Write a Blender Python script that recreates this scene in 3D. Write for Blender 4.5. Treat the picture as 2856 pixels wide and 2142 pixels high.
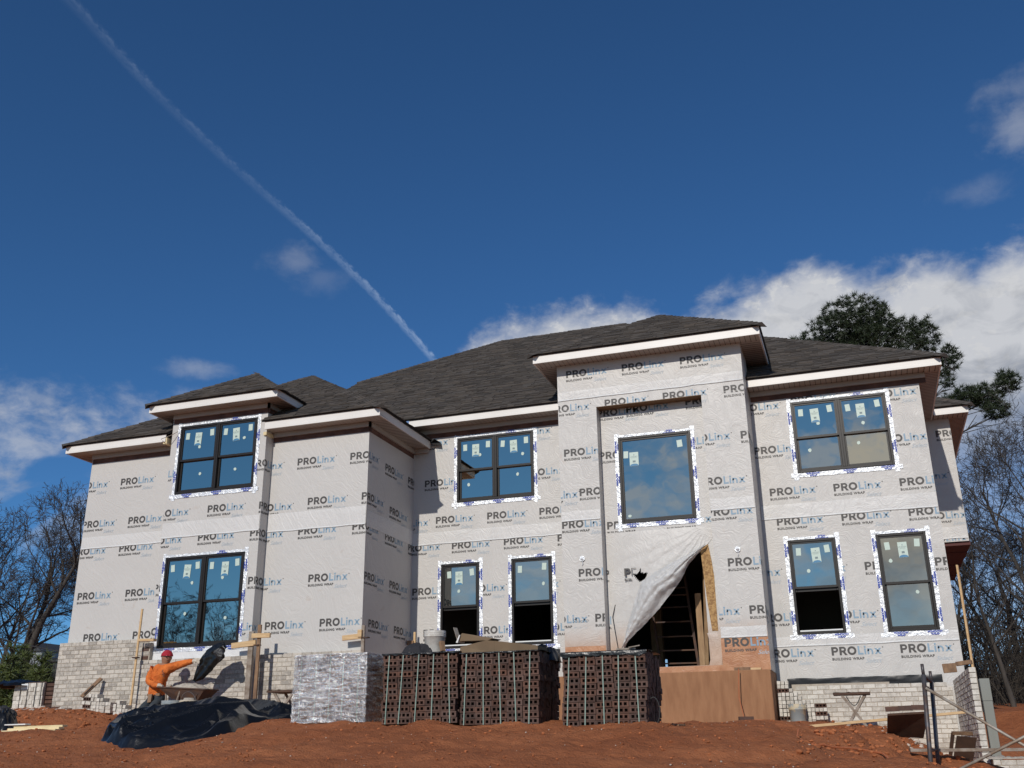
# House under construction on a red clay lot: everything is built below in metres,
# X along the facade (right), Y into depth, Z up; the photographer's eye is the origin.
import bpy, bmesh, math, random
from mathutils import Vector, Matrix, noise

for _o in list(bpy.data.objects):
    bpy.data.objects.remove(_o)
R = math.radians
rnd = random.Random(11)
scene = bpy.context.scene
col = scene.collection

# ------------------------------------------------------------------ camera
PITCH, YAW, ROLL = R(20.055), R(18.622), R(-0.7179)
_f = Vector((-math.sin(YAW) * math.cos(PITCH), math.cos(YAW) * math.cos(PITCH), math.sin(PITCH)))
_r = Vector((math.cos(YAW), math.sin(YAW), 0))
_u = _r.cross(_f)
_r2 = _r * math.cos(ROLL) + _u * math.sin(ROLL)
_u2 = -_r * math.sin(ROLL) + _u * math.cos(ROLL)
cam_d = bpy.data.cameras.new("camera")
cam_d.lens = 35.33
cam_d.sensor_width = 36.0
cam_d.clip_start = 0.1
cam_d.clip_end = 3000
cam = bpy.data.objects.new("camera", cam_d)
col.objects.link(cam)
cam.matrix_world = Matrix(((_r2.x, _u2.x, -_f.x, 0), (_r2.y, _u2.y, -_f.y, 0), (_r2.z, _u2.z, -_f.z, 0), (0, 0, 0, 1)))
scene.camera = cam

# ------------------------------------------------------------------ sun and sky
SUN_EL = R(29.0)
SUN_DIR = Vector((-0.065, -1.0, 0.0)).normalized() * math.cos(SUN_EL) + Vector((0, 0, math.sin(SUN_EL)))
sun_d = bpy.data.lights.new("sun", 'SUN')
sun_d.energy = 3.0
sun_d.angle = R(0.53)
sun_d.color = (1.0, 0.945, 0.87)
sun = bpy.data.objects.new("sun", sun_d)
col.objects.link(sun)
sun.location = SUN_DIR * 60
sun.rotation_euler = SUN_DIR.to_track_quat('Z', 'Y').to_euler()

scene.view_settings.view_transform = 'Standard'
scene.view_settings.look = 'None'
scene.view_settings.exposure = 0.0
scene.view_settings.gamma = 1.0
scene.cycles.use_denoising = True
scene.cycles.max_bounces = 8
scene.cycles.transparent_max_bounces = 24
scene.cycles.sample_clamp_indirect = 6.0

world = bpy.data.worlds.new("World")
scene.world = world
world.use_nodes = True


class NT:
    """tiny helper around a node tree"""
    def __init__(self, tree):
        self.t = tree
        tree.nodes.clear()

    def n(self, kind, **kw):
        nd = self.t.nodes.new(kind)
        for k, v in kw.items():
            setattr(nd, k, v)
        return nd

    def put(self, sock, v):
        if hasattr(v, "is_output"):
            self.t.links.new(v, sock)
        elif v is not None:
            if hasattr(sock.default_value, "__len__") and not hasattr(v, "__len__"):
                v = [v] * len(sock.default_value)
            if hasattr(v, "__len__") and len(sock.default_value) == 4 and len(v) == 3:
                v = (*v, 1.0)
            sock.default_value = v

    def math(self, op, a, b=0.5, c=None, clamp=False):
        m = self.n('ShaderNodeMath', operation=op, use_clamp=clamp)
        self.put(m.inputs[0], a)
        self.put(m.inputs[1], b)
        if c is not None:
            self.put(m.inputs[2], c)
        return m.outputs[0]

    def vec(self, op, a, b=(0, 0, 0)):
        m = self.n('ShaderNodeVectorMath', operation=op)
        self.put(m.inputs[0], a)
        self.put(m.inputs[1], b)
        return m.outputs['Value'] if op in ('DOT_PRODUCT', 'LENGTH', 'DISTANCE') else m.outputs['Vector']

    def smooth(self, v, a, b, lo=0.0, hi=1.0):
        m = self.n('ShaderNodeMapRange', interpolation_type='SMOOTHSTEP')
        for i, x in enumerate((v, a, b, lo, hi)):
            self.put(m.inputs[i], x)
        return m.outputs[0]

    def lin(self, v, a, b, lo=0.0, hi=1.0):
        m = self.n('ShaderNodeMapRange', clamp=True)
        for i, x in enumerate((v, a, b, lo, hi)):
            self.put(m.inputs[i], x)
        return m.outputs[0]

    def noise(self, vec, scale, detail=4.0, rough=0.55, dist=0.0, out=0):
        m = self.n('ShaderNodeTexNoise')
        if vec is not None:
            self.put(m.inputs['Vector'], vec)
        m.inputs['Scale'].default_value = scale
        m.inputs['Detail'].default_value = detail
        m.inputs['Roughness'].default_value = rough
        m.inputs['Distortion'].default_value = dist
        return m.outputs[out]

    def mix(self, fac, a, b, mode='MIX'):
        m = self.n('ShaderNodeMix', data_type='RGBA', blend_type=mode)
        self.put(m.inputs[0], fac)
        self.put(m.inputs[6], a)
        self.put(m.inputs[7], b)
        return m.outputs[2]

    def ramp(self, fac, pts, interp='LINEAR'):
        m = self.n('ShaderNodeValToRGB')
        cr = m.color_ramp
        cr.interpolation = interp
        while len(cr.elements) < len(pts):
            cr.elements.new(0.5)
        for e, (p, c) in zip(cr.elements, pts):
            e.position = p
            e.color = (*c, 1.0) if hasattr(c, "__len__") else (c, c, c, 1.0)
        self.put(m.inputs[0], fac)
        return m.outputs[0]


def build_world():
    w = NT(world.node_tree)
    out = w.n('ShaderNodeOutputWorld')
    bg = w.n('ShaderNodeBackground')
    bg.inputs['Strength'].default_value = SKY_STRENGTH
    w.t.links.new(bg.outputs[0], out.inputs[0])
    sky = w.n('ShaderNodeTexSky', sky_type='NISHITA')
    sky.sun_disc = False
    sky.sun_elevation = SUN_EL
    sky.sun_rotation = math.pi + math.atan2(0.065, 1.0)
    sky.altitude = 1800
    sky.air_density = 1.0
    sky.dust_density = 0.3
    sky.ozone_density = 3.2
    tc = w.n('ShaderNodeTexCoord')
    d = tc.outputs['Generated']
    sep = w.n('ShaderNodeSeparateXYZ')
    w.put(sep.inputs[0], d)
    DEG = 180 / math.pi
    az = w.math('MULTIPLY', w.math('ARCTAN2', sep.outputs[0], sep.outputs[1]), DEG)
    el = w.math('MULTIPLY', w.math('ARCSINE', sep.outputs[2]), DEG)
    comb = w.n('ShaderNodeCombineXYZ')
    w.put(comb.inputs[0], az)
    w.put(comb.inputs[1], w.math('MULTIPLY', el, 1.5))
    ae = comb.outputs[0]
    # the deck of fair-weather cloud low round the horizon: upper edge as a function of azimuth
    edge = [(-180, 16.5), (-168, 15.5), (-158, 12.0), (-145, 5), (-120, 14), (-95, 24), (-70, 17), (-50, 18.6), (-44, 18.3), (-40, 18.2), (-37, 19.2), (-34.5, 18.3),
            (-31, 16.5), (-27, 16.5), (-24, 19.5), (-20.5, 23.4), (-17, 24.0), (-15.5, 23.2), (-13, 24.7), (-11, 24.6), (-8.6, 23.5),
            (-5.5, 24.2), (-2.5, 25.2), (-0.4, 26.0), (2, 24.2), (5, 24.8), (6.6, 25.2), (8, 24.0), (11, 25.0), (16, 26), (28, 22),
            (60, 26), (100, 19), (140, 21), (180, 16.5)]
    edge = [e for e in edge if e[0] not in (-44, -34.5, -15.5, 5, -5.5, -95)]
    fac = w.math('ADD', w.math('MULTIPLY', az, 1 / 360.0), 0.5)
    top = w.math('MULTIPLY', w.ramp(fac, [((a + 180) / 360.0, e / 40.0) for a, e in edge]), 40.0)
    n1 = w.noise(ae, 0.13, 9.0, 0.58, 0.35)
    n2 = w.noise(ae, 0.55, 7.0, 0.6, 0.2)
    wob = w.math('ADD', w.math('MULTIPLY', w.math('SUBTRACT', n1, 0.5), 5.0), w.math('MULTIPLY', w.math('SUBTRACT', n2, 0.5), 2.6))
    wob = w.math('MULTIPLY', wob, w.smooth(w.math('ABSOLUTE', az), 140.0, 155.0, 1.0, 2.0))
    depth = w.math('ADD', w.math('SUBTRACT', top, el), wob)
    deck = w.smooth(depth, -0.7, 1.9)
    # gaps in the deck towards the horizon
    n3 = w.noise(ae, 0.085, 6.0, 0.55, 0.5)
    gap = w.smooth(w.math('SUBTRACT', n3, w.math('MULTIPLY', w.lin(depth, 2.0, 11.0), 0.20)), 0.36, 0.46)
    gap = w.math('MAXIMUM', gap, w.math('MULTIPLY', w.smooth(az, -24.0, -18.0), w.smooth(az, 26.0, 16.0)))
    gap = w.math('MAXIMUM', gap, w.smooth(w.math('ABSOLUTE', az), 150.0, 158.0))
    keep = w.math('MULTIPLY', w.smooth(az, -30.0, -20.0, 0.46, 1.0), w.math('MAXIMUM', w.lin(n2, 0.36, 0.60, 0.25, 1.15), w.smooth(az, -30.0, -20.0)))
    keep2 = w.smooth(depth, 6.5, 12.0, 1.0, 0.42)
    deck = w.math('MULTIPLY', w.math('MULTIPLY', deck, gap), w.math('MULTIPLY', keep, keep2))
    mask = deck
    # a few isolated wisps
    for (a0, e0, ra, re, s) in ((-32.0, 26.5, 2.0, 1.0, 0.20), (-30.4, 25.7, 2.0, 0.9, 0.10), (12.4, 30.4, 2.2, 1.8, 0.34), (9.3, 27.6, 2.2, 0.8, 0.14),
                                (-37.2, 20.2, 2.0, 0.65, 0.28), (12.6, 32.0, 2.4, 1.1, 0.22), (-100, 33, 9, 4, 0.5), (70, 34, 8, 4, 0.5), (150, 33, 10, 4, 0.6), (-160, 36, 9, 4, 0.5)):
        dx = w.math('DIVIDE', w.math('SUBTRACT', az, a0), ra)
        dy = w.math('DIVIDE', w.math('SUBTRACT', el, e0), re)
        rr = w.math('SQRT', w.math('ADD', w.math('MULTIPLY', dx, dx), w.math('MULTIPLY', dy, dy)))
        rr = w.math('ADD', rr, w.math('MULTIPLY', w.math('SUBTRACT', n2, 0.5), 2.2))
        mask = w.math('MAXIMUM', mask, w.math('MULTIPLY', w.smooth(rr, 1.25, -0.3), s))
    # the vapour trail: a band along a great circle
    nrm = Vector((-0.7409, -0.0343, -0.6707)).normalized()
    a0 = Vector((-0.58, 0.54, 0.61)).normalized()
    off = w.math('MULTIPLY', w.math('ARCSINE', w.vec('DOT_PRODUCT', d, tuple(nrm))), DEG)
    along = w.math('MULTIPLY', w.math('ARCCOSINE', w.vec('DOT_PRODUCT', d, tuple(a0))), DEG)
    bend = w.math('MULTIPLY', w.math('SINE', w.math('MULTIPLY', along, 0.235)), 0.30)
    off = w.math('SUBTRACT', off, bend)
    cv = w.n('ShaderNodeCombineXYZ')
    w.put(cv.inputs[0], w.math('MULTIPLY', along, 1.0))
    w.put(cv.inputs[1], w.math('MULTIPLY', off, 1.6))
    n4 = w.noise(cv.outputs[0], 2.6, 5.0, 0.6, 0.3)
    n5 = w.noise(cv.outputs[0], 0.35, 3.0, 0.5)
    offj = w.math('ADD', off, w.math('MULTIPLY', w.math('SUBTRACT', n4, 0.5), 0.42))
    halfw = w.lin(along, 2.0, 24.0, 0.40, 0.27)
    body = w.smooth(w.math('DIVIDE', w.math('ABSOLUTE', w.math('SUBTRACT', offj, 0.02)), halfw), 1.0, 0.12)
    core = w.smooth(w.math('ABSOLUTE', w.math('ADD', offj, 0.10)), 0.13, 0.0)
    stren = w.math('ADD', w.lin(along, 12.0, 26.0, 0.07, 0.42), w.math('MULTIPLY', w.math('SUBTRACT', n5, 0.5), 0.16))
    tr = w.math('MULTIPLY', w.math('ADD', w.math('MULTIPLY', body, 0.75), w.math('MULTIPLY', core, 0.35)), w.math('MULTIPLY', stren, w.lin(n4, 0.34, 0.62, 0.30, 1.0)))
    front = w.smooth(w.vec('DOT_PRODUCT', d, (-0.5, 0.7, 0.5)), 0.6, 0.7)
    tr = w.math('MULTIPLY', tr, front, clamp=True)
    # cloud shading: thick parts grey, lit edges white
    shade = w.noise(ae, 0.16, 5.0, 0.5, 0.3)
    fine = w.noise(ae, 0.42, 7.0, 0.6, 0.6)
    grey = w.math('ADD', w.math('MULTIPLY', w.smooth(depth, 1.5, 9.0), w.lin(shade, 0.35, 0.65, 0.25, 0.95)), w.math('MULTIPLY', w.math('SUBTRACT', 0.5, fine), 2.0), clamp=True)
    S = 1.0 / SKY_STRENGTH
    c_lit = (0.60 * S, 0.61 * S, 0.635 * S)
    c_dim = (0.25 * S, 0.275 * S, 0.325 * S)
    ccol = w.mix(grey, c_lit, c_dim)
    tint = w.mix(1.0, sky.outputs[0], (0.47, 0.86, 1.16), 'MULTIPLY')
    c1 = w.mix(w.math('MULTIPLY', mask, 0.95), tint, ccol)
    c2 = w.mix(tr, c1, (0.50 * S, 0.62 * S, 0.80 * S))
    w.t.links.new(c2, bg.inputs['Color'])


SKY_STRENGTH = 0.075
build_world()

# ------------------------------------------------------------------ materials
MATS = {}


def mat(name, base, rough=0.6, metal=0.0, spec=0.5, col2=None, cscale=3.0, cdetail=5.0, clo=0.35, chi=0.65, camt=1.0,
        bump=None, rand=0.0, island=0.0, stretch=None, bump2=None, hue=0.0, coat=0.0, sss=0.0):
    """procedural Principled material on world position: two colours mixed by noise, random value per object or per island, noise bump"""
    m = bpy.data.materials.new(name)
    m.use_nodes = True
    t = NT(m.node_tree)
    out = t.n('ShaderNodeOutputMaterial')
    p = t.n('ShaderNodeBsdfPrincipled')
    t.t.links.new(p.outputs[0], out.inputs[0])
    geo = t.n('ShaderNodeNewGeometry')
    pos = geo.outputs['Position']
    if stretch:
        pos = t.vec('MULTIPLY', pos, stretch)
    c = (*base, 1.0)
    if col2:
        f = t.lin(t.noise(pos, cscale, cdetail, 0.6), clo, chi, 0.0, camt)
        c = t.mix(f, c, col2)
    if rand or island:
        if rand:
            rv = t.n('ShaderNodeObjectInfo').outputs['Random']
        else:
            rv = geo.outputs['Random Per Island']
        amt = rand or island
        val = t.math('ADD', t.math('MULTIPLY', rv, 2 * amt), 1.0 - amt)
        hsv = t.n('ShaderNodeHueSaturation')
        t.put(hsv.inputs['Color'], c)
        t.put(hsv.inputs['Value'], val)
        if hue:
            r2 = t.math('FRACT', t.math('MULTIPLY', rv, 17.31))
            t.put(hsv.inputs['Saturation'], t.math('ADD', t.math('MULTIPLY', r2, 2 * hue), 1.0 - hue))
        c = hsv.outputs[0]
    t.put(p.inputs['Base Color'], c)
    p.inputs['Roughness'].default_value = rough
    p.inputs['Metallic'].default_value = metal
    p.inputs['Specular IOR Level'].default_value = spec
    if coat:
        p.inputs['Coat Weight'].default_value = coat
        p.inputs['Coat Roughness'].default_value = 0.1
    nrm = None
    for b in (bump, bump2):
        if b:
            bn = t.n('ShaderNodeBump')
            bn.inputs['Distance'].default_value = b[2]
            bn.inputs['Strength'].default_value = b[1]
            t.put(bn.inputs['Height'], t.noise(pos, b[0], 6.0, 0.6))
            if nrm:
                t.t.links.new(nrm, bn.inputs['Normal'])
            nrm = bn.outputs[0]
    if nrm:
        t.t.links.new(nrm, p.inputs['Normal'])
    m.diffuse_color = (*base, 1.0)
    MATS[name] = m
    return m


def wrap_mat(name, base, dirt, dlo, dhi, damt, wr=1.0, zstain=None):
    """woven plastic house wrap: fine diagonal wrinkles, faint mottling, dust"""
    m = bpy.data.materials.new(name)
    m.use_nodes = True
    t = NT(m.node_tree)
    out = t.n('ShaderNodeOutputMaterial')
    p = t.n('ShaderNodeBsdfPrincipled')
    t.t.links.new(p.outputs[0], out.inputs[0])
    geo = t.n('ShaderNodeNewGeometry')
    sp = t.n('ShaderNodeSeparateXYZ')
    t.put(sp.inputs[0], geo.outputs['Position'])
    u = t.math('ADD', sp.outputs[0], sp.outputs[1])
    z = sp.outputs[2]
    cb = t.n('ShaderNodeCombineXYZ')
    t.put(cb.inputs[0], u)
    t.put(cb.inputs[1], z)
    v = cb.outputs[0]
    big = t.noise(v, 0.55, 3.0, 0.5)
    # direction of the wrinkles drifts over the wall
    ang = t.math('ADD', t.math('MULTIPLY', big, 1.1), 0.1)
    ca, sa = t.math('COSINE', ang), t.math('SINE', ang)
    a = t.math('ADD', t.math('MULTIPLY', u, ca), t.math('MULTIPLY', z, sa))
    b = t.math('SUBTRACT', t.math('MULTIPLY', z, ca), t.math('MULTIPLY', u, sa))
    c2 = t.n('ShaderNodeCombineXYZ')
    t.put(c2.inputs[0], t.math('MULTIPLY', a, 13.0))
    t.put(c2.inputs[1], t.math('MULTIPLY', b, 2.2))
    w1 = t.noise(c2.outputs[0], 1.0, 3.0, 0.55, 0.5)
    w2 = t.noise(v, 22.0, 4.0, 0.6, 0.3)
    w3 = t.noise(v, 2.3, 4.0, 0.6, 0.8)
    h = t.math('ADD', t.math('ADD', t.math('MULTIPLY', w1, 0.95), t.math('MULTIPLY', w2, 0.28)), t.math('MULTIPLY', w3, 0.4))
    bn = t.n('ShaderNodeBump')
    bn.inputs['Distance'].default_value = 0.016 * wr
    bn.inputs['Strength'].default_value = 0.55
    t.put(bn.inputs['Height'], h)
    t.t.links.new(bn.outputs[0], p.inputs['Normal'])
    mot = t.noise(v, 1.4, 6.0, 0.62, 0.3)
    c = t.mix(t.lin(mot, 0.3, 0.7, 0.0, 0.35), base, tuple(x * 0.86 for x in base))
    sm = t.noise(v, 2.1, 7.0, 0.65, 1.0)
    spot = t.smooth(sm, dlo, dhi)
    if zstain:
        zz = t.math('ADD', z, t.math('MULTIPLY', t.math('SUBTRACT', sm, 0.5), 0.55))
        spot = t.math('MAXIMUM', spot, t.smooth(zz, zstain[1], zstain[0]))
    c = t.mix(t.math('MULTIPLY', spot, damt), c, dirt)
    t.put(p.inputs['Base Color'], c)
    p.inputs['Roughness'].default_value = 0.42
    p.inputs['Specular IOR Level'].default_value = 0.35
    MATS[name] = m
    return m


WRAP = wrap_mat("house_wrap", (0.575, 0.553, 0.520), (0.42, 0.31, 0.23), 0.61, 0.76, 0.4)
WRAP_E = wrap_mat("house_wrap_dusty", (0.575, 0.553, 0.520), (0.46, 0.28, 0.17), 0.62, 0.80, 0.7, 1.0, (1.75, 2.45))
WRAP_L = wrap_mat("house_wrap_overlap", (0.645, 0.63, 0.605), (0.52, 0.42, 0.34), 0.66, 0.8, 0.4, 1.5)
WRAP_B = wrap_mat("house_wrap_back", (0.72, 0.72, 0.71), (0.5, 0.42, 0.34), 0.7, 0.8, 0.3, 1.6)
WRAP_C = wrap_mat("house_wrap_clay", (0.50, 0.25, 0.13), (0.36, 0.15, 0.07), 0.45, 0.7, 0.8, 1.6)



def flap_mat():
    """thin translucent plastic seen from its unprinted back"""
    m = bpy.data.materials.new("translucent_wrap")
    m.use_nodes = True
    t = NT(m.node_tree)
    out = t.n('ShaderNodeOutputMaterial')
    p = t.n('ShaderNodeBsdfPrincipled')
    p.inputs['Base Color'].default_value = (0.74, 0.735, 0.72, 1)
    p.inputs['Roughness'].default_value = 0.35
    tl = t.n('ShaderNodeBsdfTranslucent')
    tl.inputs[0].default_value = (0.7, 0.69, 0.66, 1)
    tp = t.n('ShaderNodeBsdfTransparent')
    geo = t.n('ShaderNodeNewGeometry')
    bn = t.n('ShaderNodeBump')
    bn.inputs['Distance'].default_value = 0.02
    bn.inputs['Strength'].default_value = 0.8
    t.put(bn.inputs['Height'], t.noise(geo.outputs['Position'], 11.0, 6.0, 0.65, 0.8))
    t.t.links.new(bn.outputs[0], p.inputs['Normal'])
    m1 = t.n('ShaderNodeMixShader')
    m1.inputs[0].default_value = 0.25
    t.t.links.new(p.outputs[0], m1.inputs[1])
    t.t.links.new(tl.outputs[0], m1.inputs[2])
    m2 = t.n('ShaderNodeMixShader')
    m2.inputs[0].default_value = 0.08
    t.t.links.new(m1.outputs[0], m2.inputs[1])
    t.t.links.new(tp.outputs[0], m2.inputs[2])
    t.t.links.new(m2.outputs[0], out.inputs[0])
    return m


FLAP = flap_mat()


def glass_mat():
    m = bpy.data.materials.new("window_glass")
    m.use_nodes = True
    t = NT(m.node_tree)
    out = t.n('ShaderNodeOutputMaterial')
    tr = t.n('ShaderNodeBsdfTransparent')
    tr.inputs[0].default_value = (0.36, 0.40, 0.40, 1)
    gl = t.n('ShaderNodeBsdfGlossy')
    gl.inputs['Color'].default_value = (0.95, 0.88, 0.70, 1)
    gl.inputs['Roughness'].default_value = 0.015
    geo = t.n('ShaderNodeNewGeometry')
    bn = t.n('ShaderNodeBump')
    bn.inputs['Distance'].default_value = 0.004
    bn.inputs['Strength'].default_value = 0.35
    t.put(bn.inputs['Height'], t.noise(geo.outputs['Position'], 1.6, 2.0, 0.5))
    t.t.links.new(bn.outputs[0], gl.inputs['Normal'])
    lw = t.n('ShaderNodeLayerWeight')
    lw.inputs[0].default_value = 0.35
    fac = t.lin(lw.outputs['Fresnel'], 0.0, 1.0, 0.56, 0.97)
    mx = t.n('ShaderNodeMixShader')
    t.put(mx.inputs[0], fac)
    t.t.links.new(tr.outputs[0], mx.inputs[1])
    t.t.links.new(gl.outputs[0], mx.inputs[2])
    t.t.links.new(mx.outputs[0], out.inputs[0])
    MATS["glass"] = m
    return m


def film_mat():
    """stretch film over a brick cube: mostly clear, strongly creased across"""
    m = bpy.data.materials.new("stretch_film")
    m.use_nodes = True
    t = NT(m.node_tree)
    out = t.n('ShaderNodeOutputMaterial')
    geo = t.n('ShaderNodeNewGeometry')
    pos = t.vec('MULTIPLY', geo.outputs['Position'], (1.6, 1.6, 7.0))
    h = t.math('ADD', t.noise(pos, 2.6, 6.0, 0.65, 1.2), t.math('MULTIPLY', t.noise(geo.outputs['Position'], 14.0, 4.0, 0.6), 0.5))
    bn = t.n('ShaderNodeBump')
    bn.inputs['Distance'].default_value = 0.035
    bn.inputs['Strength'].default_value = 0.9
    t.put(bn.inputs['Height'], h)
    tr = t.n('ShaderNodeBsdfTransparent')
    tr.inputs[0].default_value = (0.88, 0.88, 0.88, 1)
    gl = t.n('ShaderNodeBsdfGlossy')
    gl.inputs['Color'].default_value = (0.95, 0.95, 0.95, 1)
    gl.inputs['Roughness'].default_value = 0.20
    t.t.links.new(bn.outputs[0], gl.inputs['Normal'])
    df = t.n('ShaderNodeBsdfDiffuse')
    df.inputs['Color'].default_value = (0.86, 0.86, 0.86, 1)
    t.t.links.new(bn.outputs[0], df.inputs['Normal'])
    m1 = t.n('ShaderNodeMixShader')
    patch = t.noise(geo.outputs['Position'], 3.0, 4.0, 0.6, 0.8)
    h2 = t.math('ADD', h, t.math('MULTIPLY', t.math('SUBTRACT', patch, 0.5), 0.9))
    t.put(m1.inputs[0], t.lin(h2, 0.5, 0.95, 0.22, 0.50))
    t.t.links.new(tr.outputs[0], m1.inputs[1])
    t.t.links.new(gl.outputs[0], m1.inputs[2])
    m2 = t.n('ShaderNodeMixShader')
    t.put(m2.inputs[0], t.lin(h2, 0.60, 1.0, 0.07, 0.34))
    t.t.links.new(m1.outputs[0], m2.inputs[1])
    t.t.links.new(df.outputs[0], m2.inputs[2])
    t.t.links.new(m2.outputs[0], out.inputs[0])
    MATS["film"] = m
    return m


def brick_mat(name, light, dark, mort, smear):
    """whitewashed brick: per-brick value, blotches of wash and mortar smears"""
    m = bpy.data.materials.new(name)
    m.use_nodes = True
    t = NT(m.node_tree)
    out = t.n('ShaderNodeOutputMaterial')
    p = t.n('ShaderNodeBsdfPrincipled')
    t.t.links.new(p.outputs[0], out.inputs[0])
    geo = t.n('ShaderNodeNewGeometry')
    oi = t.n('ShaderNodeObjectInfo')
    rv = t.math('FRACT', t.math('ADD', oi.outputs['Random'], geo.outputs['Random Per Island']))
    n1 = t.noise(geo.outputs['Position'], 16.0, 5.0, 0.65, 0.4)
    n2 = t.noise(geo.outputs['Position'], 45.0, 4.0, 0.6)
    f = t.lin(t.math('ADD', n1, t.math('MULTIPLY', t.math('SUBTRACT', rv, 0.5), 0.34)), 0.32, 0.66)
    c = t.mix(f, dark, light)
    c = t.mix(t.smooth(n2, 0.60, 0.72, 0.0, smear), c, mort)
    c = t.mix(t.smooth(t.noise(geo.outputs['Position'], 28.0, 5.0, 0.7, 0.6), 0.66, 0.74, 0.0, 0.75), c, (0.10, 0.075, 0.065))
    t.put(p.inputs['Base Color'], c)
    p.inputs['Roughness'].default_value = 0.85
    bn = t.n('ShaderNodeBump')
    bn.inputs['Distance'].default_value = 0.008
    bn.inputs['Strength'].default_value = 0.8
    t.put(bn.inputs['Height'], t.math('ADD', n1, n2))
    t.t.links.new(bn.outputs[0], p.inputs['Normal'])
    MATS[name] = m
    return m


GLASS = glass_mat()
FILM = film_mat()
BRICK_G = brick_mat("whitewashed_brick_grey", (0.60, 0.55, 0.475), (0.33, 0.30, 0.26), (0.50, 0.44, 0.36), 0.45)
BRICK_W = brick_mat("whitewashed_brick_pale", (0.70, 0.66, 0.585), (0.47, 0.43, 0.37), (0.58, 0.52, 0.44), 0.45)
MORTAR = mat("mortar", (0.47, 0.41, 0.335), 0.95, col2=(0.36, 0.31, 0.25), cscale=9, bump=(40, 0.8, 0.01))
SHINGLE = mat("roof_shingle", (0.098, 0.083, 0.070), 0.92, spec=0.15, col2=(0.080, 0.070, 0.062), cscale=2.2, island=0.30, hue=0.2, bump=(160, 0.6, 0.004))
SHINGLE_O = mat("roof_shingle_single", (0.098, 0.083, 0.070), 0.92, spec=0.15, col2=(0.080, 0.070, 0.062), cscale=2.2, rand=0.30, hue=0.2, bump=(160, 0.6, 0.004))
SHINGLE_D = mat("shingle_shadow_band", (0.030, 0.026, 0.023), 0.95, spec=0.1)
DECK = mat("roof_underlay", (0.022, 0.021, 0.021), 0.9)
FASCIA = mat("white_fascia", (0.80, 0.77, 0.72), 0.45, col2=(0.74, 0.71, 0.66), cscale=1.3)
SOFFIT = mat("soffit_vinyl", (0.44, 0.395, 0.35), 0.5, col2=(0.39, 0.35, 0.31), cscale=2)
GROOVE = mat("soffit_groove", (0.05, 0.04, 0.035), 0.8)
SHEATH = mat("brown_sheathing", (0.16, 0.075, 0.05), 0.8, col2=(0.08, 0.04, 0.03), cscale=5)
BRONZE = mat("dark_bronze_frame", (0.019, 0.016, 0.014), 0.4, spec=0.3)
VINYL = mat("white_vinyl", (0.75, 0.75, 0.73), 0.4)
BLACKSEAL = mat("black_membrane", (0.012, 0.012, 0.014), 0.35, spec=0.35, bump=(4, 0.25, 0.02))
STICKER = mat("label_paper", (0.55, 0.66, 0.58), 0.5, col2=(0.50, 0.60, 0.53), cscale=30)
STICKER_B = mat("label_blue", (0.05, 0.20, 0.36), 0.5)
STICKER_G = mat("label_grey", (0.16, 0.22, 0.23), 0.5)
FOIL = mat("foil_tape", (0.74, 0.76, 0.78), 0.3, metal=0.25, spec=0.6, bump=(26, 0.7, 0.02), bump2=(7, 0.6, 0.04))
INK_BLUE = mat("tape_print_blue", (0.012, 0.05, 0.40), 0.5)
INK_DARK = mat("print_charcoal", (0.060, 0.054, 0.050), 0.55)
INK_SKY = mat("print_light_blue", (0.235, 0.345, 0.44), 0.55)
INK_PALE = mat("print_pale_blue", (0.42, 0.47, 0.51), 0.55)
ROOM = mat("unfinished_interior", (0.20, 0.17, 0.14), 0.9, col2=(0.14, 0.12, 0.10), cscale=0.8)
STUD = mat("stud_lumber", (0.40, 0.26, 0.14), 0.8, col2=(0.28, 0.17, 0.09), cscale=4, stretch=(4, 4, 1))
LUMBER = mat("new_pine_lumber", (0.66, 0.46, 0.25), 0.7, col2=(0.54, 0.35, 0.17), cscale=5, stretch=(1, 6, 6), bump=(25, 0.4, 0.004))
LUMBER_P = mat("pale_lumber", (0.72, 0.60, 0.36), 0.7, col2=(0.60, 0.48, 0.27), cscale=4, rand=0.12)
WOOD_OLD = mat("weathered_wood", (0.30, 0.18, 0.10), 0.85, col2=(0.17, 0.10, 0.06), cscale=6, stretch=(2, 2, 1), bump=(30, 0.6, 0.006))
WOOD_GREY = mat("mortar_caked_wood", (0.36, 0.31, 0.26), 0.9, col2=(0.19, 0.14, 0.10), cscale=7, bump=(30, 0.8, 0.01))
PLY = mat("stained_plywood", (0.11, 0.058, 0.035), 0.85, col2=(0.07, 0.04, 0.028), cscale=5, bump=(20, 0.5, 0.006))
OSB = mat("strand_board", (0.46, 0.28, 0.11), 0.75, col2=(0.26, 0.14, 0.05), cscale=22, clo=0.42, chi=0.58, bump=(22, 0.6, 0.006))
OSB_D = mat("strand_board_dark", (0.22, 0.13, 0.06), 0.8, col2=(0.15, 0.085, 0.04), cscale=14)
CONC = mat("clay_stained_concrete", (0.36, 0.185, 0.092), 0.9, col2=(0.27, 0.13, 0.062), cscale=1.2, stretch=(6, 6, 1.2), bump=(14, 0.35, 0.01))
RUST = mat("rusty_steel", (0.13, 0.065, 0.035), 0.75, metal=0.3, col2=(0.07, 0.05, 0.045), cscale=9, bump=(50, 0.5, 0.004))
STEEL = mat("scaffold_steel", (0.105, 0.10, 0.105), 0.5, metal=0.5, col2=(0.10, 0.055, 0.035), cscale=7, clo=0.45, chi=0.62, bump=(60, 0.4, 0.003))
GALV = mat("galvanised_pipe", (0.42, 0.385, 0.33), 0.6, metal=0.3, col2=(0.26, 0.19, 0.13), cscale=8, bump=(40, 0.5, 0.004))
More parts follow.
